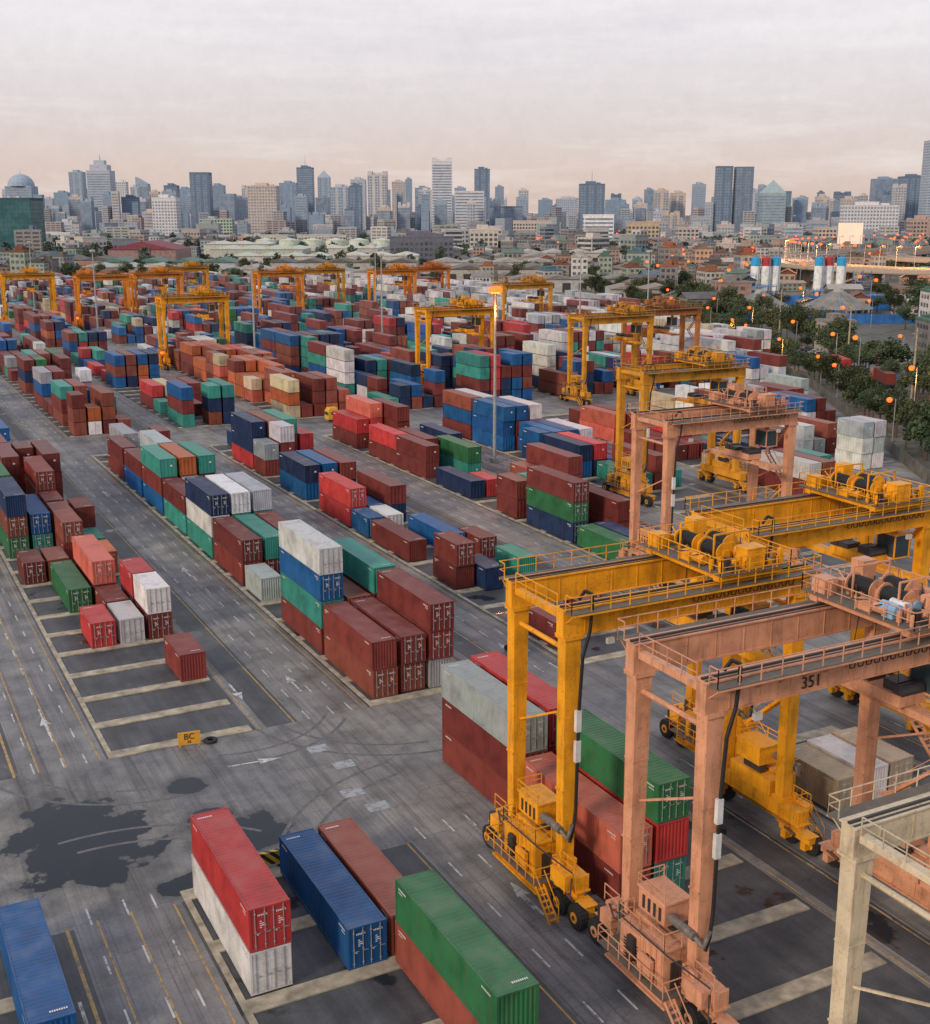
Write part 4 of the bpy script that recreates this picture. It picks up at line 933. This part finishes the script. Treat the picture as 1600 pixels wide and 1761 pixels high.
tower(1188,1210,316,2700,HZ1);tower(1226,1254,290,2100,HD,'fin','flat');tower(1258,1289,291,2100,(.17,.22,.30),'fin','flat');tower(1304,1345,312,2000,(.32,.42,.44),'band','peak');tower(1362,1382,342,2800,HB);tower(1441,1540,349,1650,HW_,'grid','plant',dp=20);tower(1494,1532,307,2500,HB,'curtain')
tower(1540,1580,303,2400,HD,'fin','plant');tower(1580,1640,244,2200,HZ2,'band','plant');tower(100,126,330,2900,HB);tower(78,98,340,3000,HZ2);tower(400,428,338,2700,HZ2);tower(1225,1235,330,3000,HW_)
MW=(.52,.49,.45)
tower(668,784,399,1080,(.13,.14,.18),'grid','plant',GL_NEAR,dp=18,lab="wide grey mid-rise block with a regular window grid",name="office_block")
tower(806,858,388,1250,MW,'grid','plant',GL_NEAR,dp=18,lab="white stepped apartment block among low houses",name="apartment_block");tower(1075,1133,382,1450,(.50,.40,.29),'grid','flat',GL_NEAR,dp=16,name="apartment_block",lab="beige mid-rise apartment block with many windows");tower(1001,1055,370,1500,(.80,.80,.82),'band','flat',GL_FAR,dp=18,name="office_block",lab="bright white mid-rise block with banded facade")
tower(420,500,404,1500,MW,'grid','flat',GL_NEAR,dp=15,name="apartment_block",lab="long pale low apartment block");tower(510,600,404,1520,MW,'grid','flat',GL_NEAR,dp=15,name="apartment_block",lab="long pale low apartment block");tower(345,405,377,1900,(.40,.50,.40),'grid','flat',GL_NEAR,dp=20,name="apartment_block",lab="pale green office block behind trees")
tower(76,128,400,1700,HW_,'grid','flat',GL_NEAR,dp=20,name="apartment_block",lab="white low block beside the teal building");tower(1400,1440,392,1500,BE,'grid','flat',GL_NEAR,name="apartment_block",lab="beige mid-rise block near the highway");tower(1560,1600,372,1500,(.45,.34,.30),'grid','plant',GL_NEAR,name="apartment_block",lab="pinkish mid-rise block beside the highway");tower(880,950,380,1800,BE,'grid','flat',GL_NEAR,dp=18,name="apartment_block",lab="beige low apartment block")
x,y=CF((1465-800)*.9704*1150/2070,1150); m=MB(); m.box(-12,12,-.6,.6,14,34)
for a in (-9,0,9): m.box(a-.5,a+.5,-.4,.4,0,14)
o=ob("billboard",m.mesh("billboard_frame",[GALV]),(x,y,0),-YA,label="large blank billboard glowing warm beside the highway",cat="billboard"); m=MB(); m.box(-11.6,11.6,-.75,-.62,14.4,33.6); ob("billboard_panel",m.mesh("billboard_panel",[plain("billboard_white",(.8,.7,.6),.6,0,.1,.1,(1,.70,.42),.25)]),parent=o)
def shed(L,D,w,dp,h,col,rc,n=1,lab="long warehouse with a low pitched metal roof",yaw=0):
    x,y=CF(L,D); m=MB(); m.box(-w/2,w/2,-dp/2,dp/2,0,h,nobot=True); o=ob("warehouse",m.mesh("wall",[WALLO]),(x,y,0),-YA+yaw,color=col,label=lab,cat="warehouse",group="warehouses beyond the yard")
    r=MB(); s=w/n
    for k in range(n):
        a=-w/2+k*s; p=[(a-.2,-dp/2-.8,h+.02),(a+s/2,-dp/2-.8,h+s*.12),(a+s+.2,-dp/2-.8,h+.02)]
        q=[(u,dp/2+.8,z) for u,_,z in p]
        r.face([p[0],p[1],q[1],q[0]]);r.face([p[1],p[2],q[2],q[1]]);r.face([p[0],p[2],p[1]]);r.face([q[0],q[1],q[2]])
    ob("roof",r.mesh("roof",[WALLO]),parent=o,color=rc)
    d=MB()
    for k in range(int(w/9)): d.box(-w/2+k*9+2,-w/2+k*9+6.5,-dp/2-.1,-dp/2+.05,0,min(5,h-1))
    ob("door",d.mesh("door",[STEEL]),parent=o)
    nn=int(w/dp)+1
    for k in range(nn): PLACED.append((*CF(L+(-w/2+(k+.5)*w/nn),D),dp*.62))
PG=(.54,.61,.52);PW=(.62,.62,.56);DK=(.13,.12,.115)
shed(-268,1050,56,60,13,(.3,.2,.2),(.22,.06,.08),1,"large warehouse with a dark red roof")
shed(-180,1090,80,60,12,(.45,.46,.42),PG,4,"wide warehouse with pale green roof");shed(-105,1120,56,60,12,(.5,.5,.45),PW,3,"warehouse with a pale metal roof")
shed(-215,1180,60,50,14,(.5,.5,.45),PW,3,"warehouse with a pale metal roof");shed(-150,1000,80,34,9,(.5,.5,.48),PG,4,"wide warehouse with pale green roof");shed(-70,1010,64,34,9,(.5,.5,.46),PW,3,"warehouse with a pale metal roof")
shed(-90,900,110,34,8,(.4,.4,.38),DK,5,"long warehouse with a dark weathered roof");shed(-215,900,100,34,8,(.4,.4,.38),(.10,.20,.17),4,"long warehouse with a green roof");shed(-300,940,70,34,8,(.4,.4,.38),DK,3)
shed(45,800,150,44,8,(.4,.38,.36),(.15,.135,.12),7,"long warehouse with a dark weathered roof");shed(-360,1000,90,40,8,(.3,.4,.35),(.05,.16,.13),3,"warehouse with a green roof")
shed(-60,780,60,30,7,(.5,.5,.48),(.30,.29,.27),3);shed(60,690,70,24,7,(.4,.4,.4),(.20,.19,.18),4);shed(-140,810,70,30,7,(.5,.5,.48),(.40,.38,.36),3);shed(20,900,90,34,8,(.45,.45,.42),(.33,.32,.30),4);shed(-230,840,60,28,7,(.3,.3,.3),(.45,.45,.43),3);shed(60,990,80,40,9,(.45,.42,.4),(.28,.27,.26),3)
shed(90,1080,90,40,9,(.45,.42,.4),(.42,.40,.38),4);shed(95,600,50,22,7,(.4,.4,.4),(.26,.22,.19),3);shed(-20,1120,90,40,10,(.5,.5,.47),(.50,.50,.46),4)
for k in range(8):
    L=-205+k*24; D=1270; x,y=CF(L,D); m=MB(); m.cyl((0,0,0),(0,0,15),10.5,seg=24); m.cyl((0,0,15),(0,0,17.5),10.7,1,seg=24)
    m.rail([(10.3*math.cos(t*.785),10.3*math.sin(t*.785),15) for t in range(9)],t=.15,step=4)
    ob("storage_tank",m.mesh("storage_tank",[WALLO]),(x,y,0),color=(.56,.63,.54),label="pale green round storage tank",cat="storage tank",group="storage tanks beyond the yard"); PLACED.append((x,y,12))
tr_=random.Random(21)
for k in range(190):
    px=tr_.uniform(-20,1610); wd=tr_.uniform(11,28); D=tr_.uniform(1950,3300)
    yt=(tr_.uniform(320,360) if px<900 or px>1200 else tr_.uniform(334,364))+ (10 if D<2300 else 0)
    tower(px,px+wd,yt,D,tr_.choice((HZ1,HZ2,HB,HB,HD,HZ1,HZ3,BE)),tr_.choice(('fin','band','grid','curtain')),tr_.choice(('flat','plant','plant','crown')),chk=True)
for k in range(200):
    px=tr_.uniform(-20,1610); D=tr_.uniform(1100,2300); wd=tr_.uniform(16,46)*1500/D; y0=365+43*2133/D
    yt=y0-tr_.uniform(18,42)
    if 200<px<650 and D<1500: continue
    hz=max(0,min(.6,(D-1100)/1800)); c0=tr_.choice((MW,(.36,.36,.37),(.18,.21,.25),(.24,.27,.32),BE,(.36,.28,.23),(.50,.50,.51),(.24,.28,.27)))  # hz: painted haze, walls blend to pale blue-grey with distance
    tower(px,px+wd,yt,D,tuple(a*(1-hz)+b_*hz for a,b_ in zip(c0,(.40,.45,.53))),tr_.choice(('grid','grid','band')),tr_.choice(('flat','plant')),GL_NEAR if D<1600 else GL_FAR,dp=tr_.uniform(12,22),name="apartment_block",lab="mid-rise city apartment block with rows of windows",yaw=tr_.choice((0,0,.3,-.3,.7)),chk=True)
def house_proto(kind,r):
    w,dp,h=r.uniform(9,15),r.uniform(8,12),[6.5,9.5,13,16,6][kind%5]; m=MB(); m.box(-w/2,w/2,-dp/2,dp/2,0,h,nobot=True)
    o=ob("house",m.mesh("house_wall",[WALLO]))
    rf=MB()
    if kind%5 in (0,1,4):
        rf.face([(-w/2-.6,-dp/2-.6,h),(w/2+.6,-dp/2-.6,h),(w/2+.6,0,h+2.2),(-w/2-.6,0,h+2.2)]);rf.face([(w/2+.6,dp/2+.6,h),(-w/2-.6,dp/2+.6,h),(-w/2-.6,0,h+2.2),(w/2+.6,0,h+2.2)])
        rf.face([(-w/2,-dp/2,h),(-w/2,0,h+2.1),(-w/2,dp/2,h)]);rf.face([(w/2,-dp/2,h),(w/2,dp/2,h),(w/2,0,h+2.1)])
    else:
        rf.box(-w/2-.2,w/2+.2,-dp/2-.2,dp/2+.2,h,h+.9); rf.box(-w/4,w/8,-dp/4,dp/4,h+.9,h+3.2); rf.cyl((w*.3,0,h+.9),(w*.3,0,h+2.8),.9,seg=8); rf.box(w*.15,w*.42,dp*.15,dp*.4,h+.9,h+1.8)
    q=ob("roof",rf.mesh("house_roof",[WALLO]),parent=o); q["keepcol"]=1
    g=MB()
    for f_ in range(int(h/3.1)):
        for sgn in (-1,1):
            for k in range(int(w/2.6)): a=-w/2+.7+k*2.6; z=f_*3.1+1; g.face([(a,sgn*(dp/2+.06),z),(a+1.6,sgn*(dp/2+.06),z),(a+1.6,sgn*(dp/2+.06),z+1.5),(a,sgn*(dp/2+.06),z+1.5)])
            for k in range(int(dp/2.8)): a=-dp/2+.7+k*2.8; z=f_*3.1+1; g.face([(sgn*(w/2+.06),a,z),(sgn*(w/2+.06),a+1.6,z),(sgn*(w/2+.06),a+1.6,z+1.5),(sgn*(w/2+.06),a,z+1.5)])
    ww=ob("window",g.mesh("house_window",[GL_NEAR]),parent=o); ww["kind"]="stuff"
    return o
hr=random.Random(5); HP=[house_proto(k,hr) for k in range(10)]
wc=[(.46,.43,.39),(.34,.31,.27),(.28,.27,.26),(.54,.52,.50),(.22,.21,.21),(.40,.28,.20),(.25,.29,.31),(.18,.17,.17),(.35,.22,.17),(.30,.34,.28)]
rc=[(.17,.075,.05),(.12,.115,.11),(.22,.21,.20),(.08,.15,.20),(.25,.11,.065),(.36,.34,.32),(.08,.08,.08),(.07,.15,.12),(.14,.13,.12),(.10,.10,.11)]
nh=0; mass=MB(); cand=[]
for _ in range(13000):
    py=R.uniform(374,600)
    if R.random()<.4: py=R.uniform(372,430)
    D=43*2133/(py-365)*R.uniform(.92,1.08)
    if D>3600 or D<330: continue
    px=R.uniform(-60,1660); L=(px-800)*(.9704*D+10.4)/2070; x,y=CF(L,D); cand.append((D,L,x,y,px))
cand.sort()
GRID={}
def okg(x,y,r):
    for i in range(int(x//40)-1,int(x//40)+2):
        for j in range(int(y//40)-1,int(y//40)+2):
            for (a,b_,q) in GRID.get((i,j),()):
                if (a-x)**2+(b_-y)**2<(q+r)**2: return False
    return True
def nearyard(x,y,m=14):
    return any(inpoly(x+dx,y+dy,YARD) for dx,dy in ((0,0),(m*1.4,0),(-m*1.4,0),(0,m),(0,-m)))
def massbox(x,y,w,d,h,a,col,rcol):
    c,s=math.cos(a),math.sin(a); P=[(x+u*c-v*s,y+u*s+v*c) for u,v in ((-w/2,-d/2),(w/2,-d/2),(w/2,d/2),(-w/2,d/2))]
    for k in range(4):
        p,q=P[k],P[(k+1)%4]; mass.face([(*p,0),(*q,0),(*q,h),(*p,h)],0,col)
        for f_ in range(int(h/3.4)):
            z=f_*3.4+1.2; n=Vector((q[1]-p[1],-(q[0]-p[0]))).normalized()*.12
            for t in range(3):
                a0=.08+t*.31;a1=a0+.24; A=(p[0]+(q[0]-p[0])*a0+n.x,p[1]+(q[1]-p[1])*a0+n.y);B=(p[0]+(q[0]-p[0])*a1+n.x,p[1]+(q[1]-p[1])*a1+n.y)
                mass.face([(*A,z),(*B,z),(*B,z+1.6),(*A,z+1.6)],0,tuple(q_*.38 for q_ in col))
    mass.face([(*p,h) for p in P],0,rcol)
for (D,L,x,y,px) in cand:
    big=R.random()<.14 and D>1000
    r=7.2 if not big else 15
    if D>1500: r=10.5 if not big else 19
    if nearyard(x,y): continue
    if D<560 and L>60 and R.random()<.60: continue
    hwfront=(px>1320 and 560<D<760)
    low=(150<px<790 and D<1230)
    if (low or hwfront) and R.random()<.55: continue
    if not okg(x,y,r) or not ok(x,y,r*.7): continue
    GRID.setdefault((int(x//40),int(y//40)),[]).append((x,y,r))
    hz=min(1,max(0,(D-800)/1500))  # share of haze painted into wall and roof colours, grows with distance
    if R.random()<(.6 if low else .45 if D<900 else .28):
        for _k in range(2 if D>1200 else 1): tree(x+R.uniform(-4,4)*_k,y+R.uniform(-4,4)*_k,(R.uniform(.9,1.5) if D<1000 else R.uniform(1.2,1.8))*(.7 if hwfront else 1))
        continue
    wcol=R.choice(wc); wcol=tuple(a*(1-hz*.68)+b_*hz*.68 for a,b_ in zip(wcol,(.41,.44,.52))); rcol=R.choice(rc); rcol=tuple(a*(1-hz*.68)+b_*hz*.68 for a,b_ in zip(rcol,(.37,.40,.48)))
    if nh<290 and not big:
        s=R.uniform(.75,1.1)*(1.2 if D>1200 else 1); ki=R.choice((0,4,5,9) if low or hwfront else range(10)); src=HP[ki]
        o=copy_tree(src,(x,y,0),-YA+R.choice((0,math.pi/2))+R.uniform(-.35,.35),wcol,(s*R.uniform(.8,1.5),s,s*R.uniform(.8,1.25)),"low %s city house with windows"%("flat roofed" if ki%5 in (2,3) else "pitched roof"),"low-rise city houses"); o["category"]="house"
        for ch in o.children:
            if ch.name.startswith("roof"): ch.color=(*rcol,1)
        nh+=1
    else:
        hgt=R.uniform(6,15) if not big else R.uniform(18,34)
        if D>1900 and R.random()<.2: hgt=R.uniform(26,54)
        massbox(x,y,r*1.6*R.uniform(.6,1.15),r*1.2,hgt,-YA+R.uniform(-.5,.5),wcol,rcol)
    if D<2300 and L>60 and R.random()<.20: lamp(x+r,y,1.6)
    elif D<1800 and R.random()<.05: lamp(x+r,y,1.3)
o=ob("distant_houses",mass.mesh("distant_houses",[PAINTV]),kind="stuff",label="mass of distant low-rise city buildings",cat="houses")
for (a,b_) in zip(BL,BL[1:]):
    ln=math.hypot(b_[0]-a[0],b_[1]-a[1]); nx,ny=(b_[1]-a[1])/ln,-(b_[0]-a[0])/ln
    n=int(ln/4.6)
    for k in range(n):
        t=k/n; x=a[0]+(b_[0]-a[0])*t; y=a[1]+(b_[1]-a[1])*t
        if R.random()<.92: tree(x+nx*4.5+R.uniform(-1,1),y+ny*4.5+R.uniform(-1,1),R.uniform(.6,1.1))
        if R.random()<.6: tree(x+nx*23+R.uniform(-2,2),y+ny*23+R.uniform(-2,2),R.uniform(.7,1.4))
for _ in range(2600):
    y=R.uniform(60,470); x=edge_x(y)+R.uniform(26,150)
    p=proj(x,y,4)
    if p[0]>1750 or p[0]<1000: continue
    if inpoly(x,y,CARP_) or not ok(x,y,4): continue
    if y>340 and R.random()<.5: continue
    if noise.noise(Vector((x*.025,y*.025,3)))>.16: continue
    if not okg(x,y,4.1): continue
    GRID.setdefault((int(x//40),int(y//40)),[]).append((x,y,4.1)); tree(x,y,R.uniform(.85,1.55))
TREES.sort(key=lambda t:t[0]**2+t[1]**2)
tm=MB(); q_=random.Random(11)
lows=[]
for sd in range(4):
    r=random.Random(50+sd); hh,cl=crown_pts(r,0); L_=[]
    for (e,rd_) in cl:
        for k in range(16):
            d=Vector((r.gauss(0,1),r.gauss(0,1),r.gauss(0,.8))); d.normalize(); d*=rd_*r.random()**.35
            p=Vector(e)+d; s=r.uniform(.55,.95); u=Vector((r.gauss(0,1),r.gauss(0,1),r.gauss(0,.6))).normalized(); v=u.orthogonal().normalized(); L_.append((p-u*s,p+v*s*.7,p+u*s,p-v*s*.7))
    lows.append(L_)
for i,(x,y,s) in enumerate(TREES):
    if i<300:
        o=copy_tree(R.choice(TP),(x,y,0),R.uniform(0,6.28),scale=(s*R.uniform(.9,1.25),s*R.uniform(.9,1.25),s*R.uniform(.8,1.15)),label="leafy green tree with an uneven spreading crown",group="trees beside the yard and among houses"); o["category"]="tree"
    else:
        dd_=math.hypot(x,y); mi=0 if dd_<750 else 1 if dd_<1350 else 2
        a=q_.uniform(0,6.28); c_,s_=math.cos(a)*s,math.sin(a)*s
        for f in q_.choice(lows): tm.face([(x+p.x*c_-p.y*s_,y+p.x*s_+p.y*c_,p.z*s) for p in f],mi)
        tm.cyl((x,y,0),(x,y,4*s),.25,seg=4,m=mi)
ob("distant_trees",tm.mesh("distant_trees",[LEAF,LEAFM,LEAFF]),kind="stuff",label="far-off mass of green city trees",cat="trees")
for p in TP+HP+[LP_,CARP]: remove_tree(p)
for (x,y) in ((187,163),(214,205),(250,262),(176,143),(285,330)):
    m=MB(); m.cyl((0,0,0),(0,0,17),.28,.18,8); m.box(-1.4,1.4,-.08,.08,15.6,15.8); m.box(-1.1,1.1,-.08,.08,14.6,14.8)
    ob("utility_pole",m.mesh("utility_pole",[CONC]),(x+9,y-4,0),label="tall concrete utility pole rising above the trees",cat="utility pole",group="utility poles along the road")
print("containers",len(vis),"trees",len(TREES),"houses",nh)
